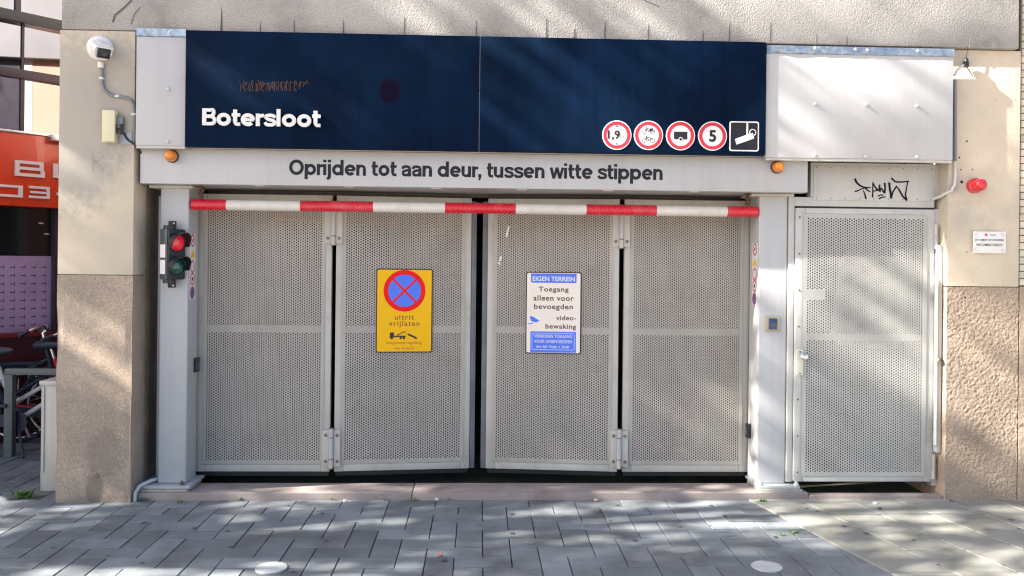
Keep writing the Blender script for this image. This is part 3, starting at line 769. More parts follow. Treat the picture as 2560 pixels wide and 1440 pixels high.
# ------------------------------------------------------------------ traffic light on the left post
tx, tz = (PLA+PLB)/2+.005, WZ(433,636,.09)
tl = thing('traffic_light', 'small two-lamp traffic light, red over green, fixed to the left post', 'traffic light', (tx,.045,tz), rotz=math.radians(54), local=True)
hh = 0.155
bdy = part(tl, 'housing', tl_body, MB().box(-.062,.062,-.035,.035,-hh,hh), bev=.008)
part(tl, 'front_plate', tl_black, MB().box(-.058,.058,-.046,-.0355,-hh+.004,hh-.004), bev=.004)
for zc_, mt_, nm in ((.072,red_on,'red_lens'),(-.072,green_l,'green_lens')):
    part(tl, nm, mt_, MB().lathe([(.052,0),(.045,.010),(.028,.018),(.008,.021)], (0,-.0465,zc_), (0,-1,0), 28), smooth=True)
    part(tl, 'lens_ring', tl_black, MB().tube([(.056*math.cos(2*PI*i/28),-.05,zc_+.056*math.sin(2*PI*i/28)) for i in range(28)], .006, 6, closed=True), smooth=True)
    v = []; f = []; n = 20
    for i in range(n+1):
        t = math.radians(-25+230*i/n); c_, s_ = math.cos(t), math.sin(t)
        dep = .045+.045*max(0,math.sin(t))
        for r in (.062,.0585):
            v += [(r*c_,-.046,zc_+r*s_),(r*c_*1.02,-.046-dep,zc_+r*s_*.98)]
    for i in range(n):
        a = 4*i; f += [(a,a+1,a+5,a+4),(a+2,a+6,a+7,a+3),(a+1,a+3,a+7,a+5)]
    part(tl, 'visor', tl_black, MB().add(v,f), smooth=True)
for s_ in (1,-1):
    br = part(tl, 'bracket', tl_black, MB().box(-.022,.022,-.01,.012,min(s_*(hh+.001),s_*(hh+.05)),max(s_*(hh+.001),s_*(hh+.05))), bev=.004)
    part(br, 'bracket_screw', white_p, MB().cyl((0,-.0105,s_*(hh+.036)),(0,-.014,s_*(hh+.036)),.006,n=12))
    part(tl, 'swivel', tl_black, MB().cyl((-.02,0,s_*(hh-.012)),(-.02,0,s_*(hh+.022)),.036,n=20))
for z0_, z1_ in ((-.02,.06),(-.12,-.035)):
    part(tl, 'side_label', white, MB().add([(-.0632,-.022,z0_),(-.0632,.03,z0_),(-.0632,.03,z1_),(-.0632,-.022,z1_)], [(0,1,2,3)]))
part(tl, 'wall_mount', tl_black, MB().box(-.03,.03,.0355,.06,-.05,.05))

# ------------------------------------------------------------------ card reader
X0, X1, Z0, Z1 = RC(1912,1949,790,828,YP0)
t = thing('card_reader', 'small square card reader with blue face on the right post', 'card reader', ((X0+X1)/2,YP0,Z0))
part(t, 'cover_plate', reader_p, MB().box(X0,X1,YP0-.012,YP0-.0005,Z0,Z1), bev=.003)
part(t, 'reader_face', reader_b, MB().box(X0+.021,X1-.022,YP0-.020,YP0-.0125,Z0+.012,Z1-.014), bev=.003)

# ------------------------------------------------------------------ perforated sheets
def perf(w, h, name, mat, mx_=.02, mz=.02, ax=.0148, az=.0171, r=.0053, th=.0025, solid=None, shape=None, rot=0):
    nc = int((w-2*mx_)/ax); nr = int((h-2*mz)/az)
    ox = (w-nc*ax)/2; oz = (h-nr*az)/2
    V = []; Fc = []
    ang = [PI/2-i*PI/3 for i in range(6)]
    out = [(0,.5),(.5,.5),(.5,-.5),(0,-.5),(-.5,-.5),(-.5,.5)]
    hx = [r*math.cos(a) for a in ang]; hz = [r*math.sin(a) for a in ang]
    for c in range(nc):
        x = ox+ax*(c+.5); off = az/2 if c % 2 else 0; cnt = nr-1 if c % 2 else nr
        if shape is None and off:
            for zq in (oz, oz+nr*az-az/2):
                n = len(V); V += [(x-ax/2,0,zq),(x+ax/2,0,zq),(x+ax/2,0,zq+az/2),(x-ax/2,0,zq+az/2)]; Fc.append((n,n+1,n+2,n+3))
        for q in range(cnt):
            z = oz+off+az*(q+.5)
            if shape and not shape(x, z): continue
            n = len(V)
            if solid and solid[0] < x < solid[1] and solid[2] < z < solid[3]:
                V += [(x-ax/2,0,z-az/2),(x+ax/2,0,z-az/2),(x+ax/2,0,z+az/2),(x-ax/2,0,z+az/2)]; Fc.append((n,n+1,n+2,n+3)); continue
            V += [(x+o[0]*ax,0,z+o[1]*az) for o in out]
            V += [(x+hx[k],0,z+hz[k]) for k in range(6)]
            V += [(x+hx[k],th,z+hz[k]) for k in range(6)]
            for k in range(6):
                j = (k+1)%6
                Fc.append((n+k,n+6+k,n+6+j,n+j)); Fc.append((n+6+k,n+12+k,n+12+j,n+6+j))
    if shape is None:
        for (a0,a1,b0,b1) in ((0,ox,0,h),(ox+nc*ax,w,0,h),(ox,ox+nc*ax,0,oz),(ox,ox+nc*ax,oz+nr*az,h)):
            n = len(V); V += [(a0,0,b0),(a1,0,b0),(a1,0,b1),(a0,0,b1)]; Fc.append((n,n+1,n+2,n+3))
    me = bpy.data.meshes.new(name); me.from_pydata(V, [], Fc); me.materials.append(mat); return me

# ------------------------------------------------------------------ gate leaves
YG = 0.315
zg0, zg1 = WZ(660,1179,YG), WZ(660,486,YG)
LH = zg1-zg0
x1a, x1b = WX(492,850,YG), WX(827,850,YG)
x4a, x4b = WX(1559,850,YG), WX(1872,850,YG)
x2a = WX(838,850,YG); YC = 0.405
x2b = WX(1176,850,YC); x3a = WX(1217,850,YC); x3b = WX(1546,850,YG)
LW = ((x1b-x1a)+(x4b-x4a))/2
FRW = 0.058
sheet_me = perf(0.80, LH-2*FRW+.02, 'perforated_sheet', perf_m)
def leaf(label, xa, ya, xb, yb, hinge_side, seal_side):
    w = math.hypot(xb-xa, yb-ya); rz = math.atan2(yb-ya, xb-xa)
    r = thing('gate_leaf', label, 'gate leaf', (xa,ya,zg0), rotz=rz, group='folding gate leaves', local=True)
    part(r, 'stile', paint_w, MB().box(0,FRW,0,.045,0,LH), bev=.004)
    part(r, 'stile', paint_w, MB().box(w-FRW,w,0,.045,0,LH), bev=.004)
    part(r, 'rail', paint_w, MB().box(FRW+.0005,w-FRW-.0005,.0005,.044,0,FRW*.8), bev=.004)
    part(r, 'rail', paint_w, MB().box(FRW+.0005,w-FRW-.0005,.0005,.044,LH-FRW*.8,LH), bev=.004)
    part(r, 'rail', paint_w, MB().box(FRW+.0005,w-FRW-.0005,.0012,.03,LH*.502,LH*.502+.045))
    sh = link('perforated_sheet', sheet_me, None, r); sc_ = (w-2*FRW+.036)/0.80
    sh.scale = (sc_,1,1); sh.location = (FRW-.018,-.0035,FRW-.01)
    part(r, 'bottom_brush', black, MB().box(.01,w-.01,.012,.03,-.03,-.001))
    if seal_side:
        a = w if seal_side > 0 else -.036
        part(r, 'rubber_seal', seal, MB().box(a+.001,a+.036,.004,.04,.0,LH-.02), bev=.006)
    if hinge_side:
        for zh0, zh1 in ((LH-.315,LH-.055),(.035,.275)):
            X = w+.012 if hinge_side > 0 else -.012
            s_ = 1 if hinge_side > 0 else -1
            for q in (0,1):
                e0, e1 = sorted((X-s_*.016-(s_*.042 if q == 0 else 0)+(0 if q == 0 else s_*.032), X-s_*.016+(0 if q == 0 else s_*.074)))
                pl = part(r, 'hinge_plate', paint_w, MB().box(e0,e1,-.012,-.0042,zh0,zh1), bev=.002)
                for zb_ in (zh0+.035, zh1-.035):
                    part(pl, 'bolt', bolt_m, MB().lathe([(.011,0),(.010,.005),(.004,.007)], ((e0+e1)/2,-.0122,zb_), (0,-1,0), 12), smooth=True)
            zk = [zh0-.012, zh0+.05, zh1-.05, zh1+.012]
            for k in range(3):
                part(r, 'hinge_knuckle', paint if k == 1 else paint_w, MB().cyl((X,-.014,zk[k]+.003),(X,-.014,zk[k+1]-.003),.0155,n=16), smooth=True)
            part(r, 'hinge_pin', rusty, MB().cyl((X,-.014,zk[0]-.002),(X,-.014,zk[3]+.002),.0135,n=12), smooth=True)
    return r, rz
leaf('leftmost perforated grey gate leaf, next to the post with the traffic light', x1a,YG,x1b,YG, 1, 0)
l2, rz2 = leaf('perforated grey gate leaf bearing the yellow no-stopping sign', x2a,YG,x2b,YC, 0, 1)
l3, rz3 = leaf('perforated grey gate leaf bearing the blue and cream notice', x3a,YC,x3b,YG, 1, -1)
leaf('rightmost perforated grey gate leaf, next to the post with the card reader', x4a,YG,x4b,YG, 0, 0)
# small paint dabs on the third leaf
m = MB()
for a, b, c, d in ((1272,566,1266,592),(1253,640,1250,652),(1246,655,1250,662)):
    p, q = W(a,b,.40), W(c,d,.40); f_ = (YC-YG)/(x3b-x3a)
    xa_ = (p[0]-x3a)/math.cos(rz3); xb_ = (q[0]-x3a)/math.cos(rz3)
    m.stroke([(xa_,p[1]-zg0),(xb_,q[1]-zg0)], .012, -.0042)
part(l3, 'paint_dab', white, m)
# transom cover behind the leaves' top edge stays dark: tie wire and track
part(pt, 'door_track', steel, MB().box(x1a,x4b,.50,.54,zb-.02,zb+.03))

# ------------------------------------------------------------------ signs on the gate
def gate_sign_base(name, label, lf, xa, ya, rz, x0, x1, y0, y1, face):
    Yp = ya+math.sin(rz)*0.4
    X0, X1, Z0, Z1 = RC(x0,x1,y0,y1,Yp)
    xc = (X0+X1)/2; yc = ya+(xc-xa)*math.tan(rz)-0.009
    t = thing(name, label, 'sign', (xc,yc,(Z0+Z1)/2), rotz=rz, local=True)
    w, h = (X1-X0)/2, (Z1-Z0)/2
    part(t, 'backing_plate', maroon, MB().prism(rrect(-w,w,-h,h,.014), -.004, .003))
    part(t, 'face', face, MB().flat(rrect(-w+.007,w-.007,-h+.007,h-.007,.010), -.0048))
    return t, w, h
t, w, h = gate_sign_base('no_stopping_sign','yellow sign with red and blue no-stopping disc and tow truck', l2, x2a,YG,rz2, 941,1081,672,881, yellow)
def tx_(tt, name, mat, body, width, z, h_=None, cx=0, y=-.0056, bold=.01, **k): part(tt, name, mat, text_geo(body, w=width, h=h_, cx=cx, z0=z, y=y, bold=bold, **k))
cz = h*.475; R = w*.745
d = part(t, 'symbol_disc', sred, MB().disc(0,cz,R,-.0054,48))
m = MB()
for k in range(4):      # four blue sectors left by the red cross
    a0 = PI/4+k*PI/2; r = R*.775; g_ = R*.052
    P = []
    for i in range(13):
        a = a0+(PI/2)*i/12; x, z = r*math.cos(a), r*math.sin(a)
        P.append((x,z))
    mid = a0+PI/4; tip = (g_*1.414*math.cos(mid), g_*1.414*math.sin(mid))
    dl = math.asin(min(.99,g_/r))
    P = [(r*math.cos(a0+dl+(PI/2-2*dl)*i/12), r*math.sin(a0+dl+(PI/2-2*dl)*i/12)) for i in range(13)]+[tip]
    m.flat([(x,cz+z) for x,z in P], -.0060)
part(d, 'symbol_sector', sblue, m)
brt = M('sign_text_maroon',(0.22,0.06,0.02),0.5)
tx_(t,'lettering',brt,'uitrit',w*.68,-h*.215,h*.115,spacing=1.25)
tx_(t,'lettering',brt,'vrijlaten',w*1.08,-h*.405,h*.165,spacing=1.2)
m = MB(); z = -h*.645
m.flat([(-w*.52,z),(-w*.36,z),(-w*.36,z+.035),(-w*.50,z+.035)], -.0056)
m.flat([(-w*.36,z+.004),(w*.05,z+.004),(w*.05,z+.014),(-w*.36,z+.014)], -.0057)
m.stroke([(-w*.25,z+.016),(w*.02,z+.042)], .006, -.0058); m.stroke([(w*.02,z+.042),(w*.06,z+.026)], .003, -.0058)
for q in (-.44,-.12,-.01): m.disc(w*q,z-.002,.0085,-.0059,14)
m.flat([(w*.10,z+.020),(w*.16,z+.028),(w*.44,z+.004),(w*.44,z-.008),(w*.36,z-.004)], -.0056); m.disc(w*.42,z-.004,.007,-.0059,12)
part(t, 'tow_truck_symbol', maroon, m)
tx_(t,'lettering',orange_t,'wegsleepregeling',w*1.28,-h*.815,h*.085)
tx_(t,'lettering',orange_t,'van kracht',w*.74,-h*.925,h*.065)
t, w, h = gate_sign_base('private_property_sign','cream sign with blue headings about private ground and video surveillance', l3, x3a,YC,rz3, 1314,1452,680,884, cream_s)
part(t, 'blue_panel', sblue, MB().flat([(-w*.82,h*.96),(-w*.82,h*.76),(-w*.78,h*.735),(w*.78,h*.735),(w*.82,h*.76),(w*.82,h*.96)], -.0054))
tx_(t,'lettering',white,'EIGEN TERREIN',w*1.52,h*.775,h*.115,y=-.006,bold=.02)
tx_(t,'lettering',brown_t,'Toegang',w*1.08,h*.485,h*.155,spacing=1.12,bold=.02)
tx_(t,'lettering',brown_t,'alleen voor',w*1.45,h*.295,h*.135,spacing=1.12,bold=.02)
tx_(t,'lettering',brown_t,'bevoegden',w*1.40,h*.055,h*.165,spacing=1.12,bold=.02)
tx_(t,'lettering',brown_t,'video-',w*.72,-h*.175,h*.115,cx=w*.46,spacing=1.1,bold=.02)
tx_(t,'lettering',brown_t,'bewaking',w*1.10,-h*.42,h*.155,cx=w*.27,spacing=1.1,bold=.02)
m = MB(); m.stroke([(-w*.93,-h*.27),(-w*.76,-h*.27),(-w*.74,-h*.22)], .006, -.0056)
m.flat([(-w*.86,-h*.10),(-w*.80,-h*.20),(-w*.62,-h*.24),(-w*.50,-h*.19),(-w*.78,-h*.08)], -.0057)
part(t, 'camera_symbol', sblue, m)
bp = part(t, 'blue_panel', sblue, MB().flat([(-w*.82,-h*.965),(w*.82,-h*.965),(w*.82,-h*.47),(w*.78,-h*.455),(-w*.78,-h*.455),(-w*.82,-h*.47)], -.0054))
m = MB(); q = rrect(-w*.76,w*.76,-h*.90,-h*.495,.012); m.stroke(q+[q[0]], .0025, -.0058); part(bp, 'panel_outline', white, m)
for body, ww, zz_, hh_ in (('VERBODEN TOEGANG',w*1.36,-h*.605,h*.075),('VOOR ONBEVOEGDEN',w*1.36,-h*.735,h*.075),('Art. 461 Wetb. v. Strafr.',w*1.22,-h*.86,h*.07)):
    tx_(t,'lettering',white,body,ww,zz_,hh_,y=-.006,bold=.01)

# ------------------------------------------------------------------ side door and its frame
YD = 0.08
fx0 = PRB+.004; fx1 = WX(2350,800,YD)
zd0, zd1 = WZ(2158,1203,YD), WZ(2158,522,YD)
ztop = WZ(2180,408,YD); zbt = WZ(1990,492,YD)
df = thing('door_frame', 'grey steel frame and overpanel of the pedestrian side door', 'door frame', ((fx0+fx1)/2,YD,zd0))
dl0, dl1 = WX(1985,860,YD), WX(2331,860,YD)
part(df, 'jamb', door_m, MB().box(fx0, dl0-.004, YD, YD+.08, zd0-.005, zbt), bev=.004)
part(df, 'jamb', door_m, MB().box(dl1+.005, fx1, YD, YD+.08, zd0-.03, zd1+.004), bev=.004)
xop = WX(2027,450,YD)
part(df, 'head_rail', door_m, MB().box(dl0-.0035, dl1+.0045, YD+.001, YD+.08, zd1+.012, zbt), bev=.004)
part(df, 'head_rail', door_m, MB().box(xop, fx1, YD, YD+.08, zbt+.0005, ztop), bev=.004)
X0, X1, Z0, Z1 = RC(2033,2336,416,502,YD)
op = part(df, 'overpanel_sheet', door_m, MB().box(X0,X1,YD-.004,YD-.0005,Z0,Z1), bev=.0015)
for i in range(9):
    for zz_ in (Z0+.012,Z1-.012):
        part(op, 'rivet', bolt_m, MB().lathe([(.004,0),(.003,.002)], (X0+.02+(X1-X0-.04)*i/8,YD-.004,zz_), (0,-1,0), 8))
# marker tag, stroke by stroke
S = lambda pts: [W(2100+a*220/2560, 420+b*100/1164, YD-.005) for a,b in pts]
m = MB(); yy = YD-.0052
for pts, wd, tp in ((([(430,310),(480,420),(580,510),(690,560),(800,570),(890,572)]),.0075,(1.3,.6)),
    ([(430,690),(520,660),(600,620),(700,590),(760,575)],.006,(1,.6)),([(680,650),(720,760),(760,900)],.0065,(.7,1.2)),([(740,580),(800,650),(890,700)],.0065,(1.2,.6)),
    ([(960,400),(950,560),(955,700),(945,860)],.006,(.7,1.1)),([(955,420),(1010,540),(1090,640)],.007,(.6,1.2)),([(970,675),(1060,655),(1100,640)],.005,None),
    ([(1090,640),(1150,690),(1150,480)],.006,None),([(1130,650),(1220,590),(1230,640),(1290,730)],.0065,None),([(1295,430),(1310,560),(1300,740)],.007,(1.1,1)),
    ([(1100,820),(1180,785),(1260,790)],.005,None),([(1130,900),(1230,850),(1340,840)],.0055,(1.1,.7)),
    ([(1430,420),(1440,560),(1475,740),(1490,890)],.0075,(1.2,1.2)),([(1490,890),(1540,690),(1645,530),(1720,640),(1820,820),(1945,945)],.006,(.8,1.4)),
    ([(1945,945),(1900,780),(1930,600),(1970,390)],.006,(1.1,.7)),([(2010,385),(1850,405),(1680,410),(1590,390),(1490,290)],.0065,(.8,1.1))):
    m.stroke(S(pts), wd*1.55, yy, tp); yy -= .0001
part(df, 'graffiti_tag', marker, m)
# cover strip and rod beside the pillar
YK = 0.026
X0, X1, Z0, Z1 = RC(2344,2368,612,1132,YK)
X1 = min(X1, rx0-.003)
part(df, 'cover_strip', paint, MB().box(X0,X1,YK,YD-.001,Z0,Z1), bev=.006)
x_ = WX(2338,900,YK); zt_, zb_ = WZ(2338,700,YK), WZ(2335,1112,YK)
part(df, 'closer_rod', alu, MB().cyl((x_,YK-.004,zb_),(x_,YK-.004,zt_),.0125,n=16), smooth=True)
zc_ = WZ(2338,897,YK); part(df, 'rod_clamp', bolt_m, MB().cyl((x_-.005,YK-.03,zc_),(x_+.02,YK-.012,zc_),.013,n=14), smooth=True)
dr = thing('side_door', 'pedestrian side door with perforated grey sheet, right of the gate', 'door', (dl0,YD-.012,zd0), local=True)
DW, DH = dl1-dl0, zd1-zd0
ST = .062
part(dr, 'stile', door_m, MB().box(0,ST,0,.05,0,DH), bev=.004)
part(dr, 'stile', door_m, MB().box(DW-ST,DW,0,.05,0,DH), bev=.004)
part(dr, 'rail', door_m, MB().box(ST+.0005,DW-ST-.0005,.0005,.049,0,ST*.75), bev=.004)
part(dr, 'rail', door_m, MB().box(ST+.0005,DW-ST-.0005,.0005,.049,DH-ST*.6,DH), bev=.004)
part(dr, 'rail', door_m, MB().box(ST+.0005,DW-ST-.0005,.0012,.03,DH*.517,DH*.517+.04))
pw, ph_ = DW-2*ST+.03, DH-1.2*ST+.0
sx0, sx1 = [(WX(p,737,YD)-dl0)-(ST-.015) for p in (2017,2058)]; sz0, sz1 = [WZ(2037,p,YD)-zd0-(ST*.6) for p in (751,723)]
sh = link('perforated_sheet', perf(pw, ph_, 'door_sheet', door_p, solid=(sx0,sx1,sz0,sz1)), None, dr); sh.location = (ST-.015,-.004,ST*.6)
# second perforated plate fixed behind the sheet, seen as a moire
cxr, czr = WX(2163,740,YD)-dl0, WZ(2163,740,YD)-zd0
W2, H2 = .52, .66
def oct_(x, z):
    a, b = abs(x-W2/2)/(W2/2), abs(z-H2/2)/(H2/2)
    return a < .97 and b < .97 and (a**2.6+b**2.6) < 1.15
bk = link('backing_mesh', perf(W2, H2, 'backing_mesh', M('backing_mesh_paint', (0.33,0.33,0.32), 0.6, var=.1), ax=.0139, az=.0160, r=.0049, shape=oct_), None, dr); bk.location = (cxr-W2/2,.010,czr-H2/2); bk.rotation_euler = (0,.12,0)
part(dr, 'frame_seal', rubber, MB().box(.02,DW+.004,.0135,.06,DH+.0005,DH+.0115))
part(dr, 'frame_seal', rubber, MB().box(DW+.0003,DW+.0047,.0135,.06,.01,DH))
# handle plate with knob
hx0, hx1, hz0, hz1 = [v_ for v_ in RC(1992,2009,874,939,YD-.03)]
hp = part(dr, 'handle_plate', M('cream_metal',(0.72,0.70,0.58),0.35,var=.05), MB().prism(rrect(hx0-dl0,hx1-dl0,hz0-zd0,hz1-zd0,.012), -.014, -.0005), bev=.002)
kx, kz = WX(2007,891,YD-.04)-dl0, WZ(2007,891,YD-.04)-zd0
part(hp, 'knob', alu, MB().lathe([(.010,.0),(.010,.02),(.024,.024),(.024,.04),(.016,.046)], (kx,-.0142,kz), (0,-1,0), 20), smooth=True)
for z_ in (hz0-zd0+.012,hz1-zd0-.014): part(hp, 'plate_screw', bolt_m, MB().cyl(((hx0+hx1)/2-dl0,-.0145,z_),((hx0+hx1)/2-dl0,-.0165,z_),.005,n=10))
for i in range(8):
    part(dr, 'rivet', bolt_m, MB().lathe([(.007,0),(.005,.003)], (.024,-.0003,.06+(DH-.12)*i/7), (0,-1,0), 10))
for zh in (DH-.17,.10):
    part(dr, 'hinge', paint_w, MB().cyl((DW+.006,-.006,zh),(DW+.006,-.006,zh+.075),.011,n=14), smooth=True)
    part(dr, 'hinge', paint_w, MB().cyl((DW+.006,-.006,zh-.08),(DW+.006,-.006,zh-.003),.011,n=14), smooth=True)

# ------------------------------------------------------------------ things on the right pillar
X0, X1, Z0, Z1 = RC(2429,2511,579,633,YRP)
t = thing('notice_plate', 'small white notice plate with dark text on the right stone pillar', 'sign', ((X0+X1)/2,YRP-.012,(Z0+Z1)/2), local=True)
w, h = (X1-X0)/2, (Z1-Z0)/2
part(t, 'plate', white_p, MB().prism(rrect(-w,w,-h,h,.004), -.003, .0), bev=.001)
for sx_ in (-1,1):
    for sz_ in (-1,1): part(t, 'spacer', alu, MB().cyl((sx_*(w-.018),.0115,sz_*(h-.018)),(sx_*(w-.018),-.007,sz_*(h-.018)),.009,n=14), smooth=True)
nk = M('notice_ink',(0.06,0.07,0.11),0.5)
tx_(t,'lettering',nk,'DIT OBJECT IS VOORZIEN',w*1.76,h*.08,h*.22,y=-.0042,bold=.02)
tx_(t,'lettering',nk,'VAN CAMERATOEZICHT',w*1.62,-h*.34,h*.22,y=-.0042,bold=.02)
m = MB().flat([(-w*.36,h*.70),(-w*.06,h*.70),(-w*.21,h*.58)][::-1], -.0042); m.disc(-w*.21,h*.72,.007,-.0043,14); part(t,'emblem',red,m)
part(t,'emblem_lettering',M('notice_grey',(0.35,0.36,0.37),0.5), MB().flat([(w*.04,h*.62),(w*.36,h*.62),(w*.36,h*.74),(w*.04,h*.74)],-.0042))
# antenna with its mast
ax_, az_ = W(2415,160,YRP-.03)
t = thing('antenna', 'small black antenna on a bent white arm at the corner of the fascia', 'antenna', (ax_,YRP,az_))
part(t, 'hub', black, MB().lathe([(.016,-.02),(.018,0),(.012,.03),(.005,.04)], (ax_,YRP-.03,az_), (0,0,1), 14), smooth=True)
q = W(2422,98,YRP-.03); part(t, 'rod', black, MB().cyl((ax_,YRP-.03,az_+.03),(q[0],YRP-.03,q[1]),.003,.0022,n=8))
q = W(2433,192,YRP-.06); part(t, 'rod', black, MB().cyl((ax_,YRP-.03,az_-.01),(q[0],YRP-.06,q[1]),.003,.002,n=8))
p1 = W(2404,166,YRP-.03); p2 = W(2393,176,YRP-.03); p3 = W(2386,190,YRP-.02)
part(t, 'arm', light_c, MB().tube([(ax_-.01,YRP-.03,az_-.005),(p1[0],YRP-.03,p1[1]),(p2[0],YRP-.03,p2[1]),(p3[0],YRP-.018,p3[1])], .0085, 10), smooth=True)
cd = thing('cable_conduit', 'cable conduit running down the right fascia edge and bending behind the door panel', 'conduit', (p3[0],YRP-.012,p3[1]-.5))
q1 = W(2387,200,YRP-.014); q2 = W(2387,402,YRP-.014)
part(cd, 'dark_pipe', grey_pvc, MB().cyl((q1[0],YRP-.016,q1[1]),(q2[0],YRP-.016,q2[1]),.0105,n=12), smooth=True)
pts = [(2387,404),(2388,440),(2386,462),(2378,477),(2364,489),(2352,498)]
L_ = [(*W(a,b,YRP-.014),) for a,b in pts]
part(cd, 'light_pipe', light_c, MB().tube([(x,YRP-.016+(.14 if i==5 else .06 if i==4 else 0),z) for i,(x,z) in enumerate(L_)], .0095, 10), smooth=True)
# drill holes left in the stone
m = MB()
for a,b,r in ((2404,455,.010),(2417,353,.006),(2398,394,.006),(2402,424,.005),(2431,424,.004),(2412,744,.006),(2417,630,.004),(2488,250,.003),(2538,250,.003)):
    x,z = W(a,b,YRP); m.disc(x,z,r,YRP-.0012 if b<700 else YRP-.006,10)
part(gb, 'drill_hole', M('rusty_hole',(0.06,0.03,0.02),0.9), m)

# ------------------------------------------------------------------ things on the left pillar
cx, cz = W(252,121,YL)
t = thing('security_camera', 'white bullet security camera on round mount on the left pillar', 'camera', (cx,YL,cz))
part(t, 'mount', white_p, MB().lathe([(.075,0),(.078,.012),(.070,.035),(.045,.05)], (cx,YL,cz), (0,-1,0), 32), smooth=True)
dv = Vector((.62,-.70,-.46)).normalized(); side = dv.cross(Vector((0,0,1))).normalized(); upv = side.cross(dv)
c0 = Vector((cx+.004,YL-.04,cz-.004)); Mx = Matrix((( side.x,dv.x,upv.x,c0.x),(side.y,dv.y,upv.y,c0.y),(side.z,dv.z,upv.z,c0.z),(0,0,0,1)))
m = MB().lathe([(.048,0),(.052,.03),(.050,.10)], (0,0,0), (0,1,0), 28)
part(t, 'body', white_p, m.xf(Mx), smooth=True)
part(t, 'sun_shield', white_p, MB().box(-.044,.044,.02,.135,.030,.038).xf(Mx), bev=.002)
part(t, 'front', black, MB().box(-.036,.036,.1005,.118,-.034,.029).xf(Mx), bev=.007)
part(t, 'lens', M('lens_glass',(0.03,0.035,0.045),0.08,coat=1), MB().cyl((0,.1182,0),(0,.121,0),.02,n=20).xf(Mx))
q = W(255,170,YL); part(t, 'cable_gland', white_p, MB().cyl((q[0],YL-.018,q[1]-.004),(q[0],YL-.018,q[1]+.03),.017,n=14), smooth=True)
pts = [(255,172),(255,198),(256,213),(262,226),(275,237),(292,241),(312,243),(326,249),(334,262),(336,285),(336,352)]
t = thing('camera_conduit', 'thin grey conduit curving from the security camera down to the fascia', 'conduit', (cx,YL,cz-.2))
part(t, 'pipe', grey_pvc, MB().tube([(W(a,b,YL-.012)[0],YL-.012,W(a,b,YL-.012)[1]) for a,b in pts], .009, 10), smooth=True)
for a,b in ((254,196),(294,241),(335,286)):
    x,z = W(a,b,YL-.012); part(t, 'clip', light_c, MB().box(x-.013,x+.013,YL-.024,YL-.0005,z-.007,z+.007), bev=.002)
x0_, x1_, z0_, z1_ = RC(258,291,276,357,YL-.03)
t = thing('beige_wall_box', 'tall cream plastic box with lid on the left pillar below the camera', 'box', ((x0_+x1_)/2,YL,z0_))
part(t, 'housing', cream, MB().box(x0_,x1_,YL-.05,YL-.0005,z0_,z1_), bev=.006)
part(t, 'lid_edge', cream, MB().box(x0_+.016,x1_+.004,YL-.064,YL-.0505,z0_+.004,z1_-.004), bev=.004)
t = thing('junction_box', 'small grey junction box with black plugs and cable on the left pillar', 'junction box', (*W(306,320,YL)[:1],YL,W(306,360,YL)[1]))
a0, a1, b0, b1 = RC(296,313,293,322,YL); part(t, 'socket', grey_pvc, MB().box(a0,a1,YL-.035,YL-.0005,b0,b1), bev=.004)
a0, a1, b0, b1 = RC(299,330,330,362,YL); part(t, 'base_plate', M('zinc_plate',(0.36,0.39,0.42),0.4,metal=.4,var=.1), MB().box(a0,a1,YL-.006,YL-.0005,b0,b1))
for px in (295,309):
    x,z = W(px,325,YL); part(t, 'plug', black, MB().cyl((x,YL-.03,z+.03),(x,YL-.03,z-.03),.012,.008,n=12), smooth=True)
pts = [(309,332),(313,343),(320,351),(332,358),(342,368),(346,382),(346,400)]
part(t, 'cable', black, MB().tube([(W(a,b,YL-.02)[0],YL-.012+(.04 if i > 4 else 0),W(a,b,YL-.02)[1]) for i,(a,b) in enumerate(pts)], .006, 8), smooth=True)
m = MB()
P = [W(a,b,YL-.001) for a,b in ((232,428),(232,380),(252,381),(257,392),(245,403),(234,403),(248,412),(258,430))]
part(gb, 'faint_scribble', M('pencil',(0.40,0.34,0.28),0.9), m.stroke(P, .004, YL-.0012))
# ground conduit at the foot of the left pillar
t = thing('ground_conduit', 'pale bent conduit at the foot of the left pillar beside the post', 'conduit', (lx1+.03,-.02,0))
P3 = [(lx1+.012,-.018,-.01),(lx1+.014,-.016,.05),(lx1+.030,.01,.085),(lx1+.07,.08,.098),(lx1+.12,.17,.10),(lx1+.16,.26,.09)]
part(t, 'pipe', light_c, MB().tube(P3, .012, 10), smooth=True)

# ------------------------------------------------------------------ white dots on the paving
for (px, py, lab) in ((678,1421,'white painted dot on the paving in front of the left half of the gate'),(1917,1418,'white painted dot on the paving below the right gate post')):
    x, y = GP(px, py); m = MB(); P = []
    for i in range(40):
        a = 2*PI*i/40; r = .074*(1+.02*noise.noise(Vector((math.cos(a)*2,math.sin(a)*2,px)))); P.append((x+r*math.cos(a), y+r*math.sin(a)*1.02))
    n = 40; m.add([(a,b,.0058) for a,b in P]+[(a,b,-.001) for a,b in P], [tuple(range(n))]+[(i,(i+1)%n,(i+1)%n+n,i+n) for i in range(n)])
    o = m.build('painted_dot', dot_m); tag(o, lab, 'painted dot', 'white guide dots')

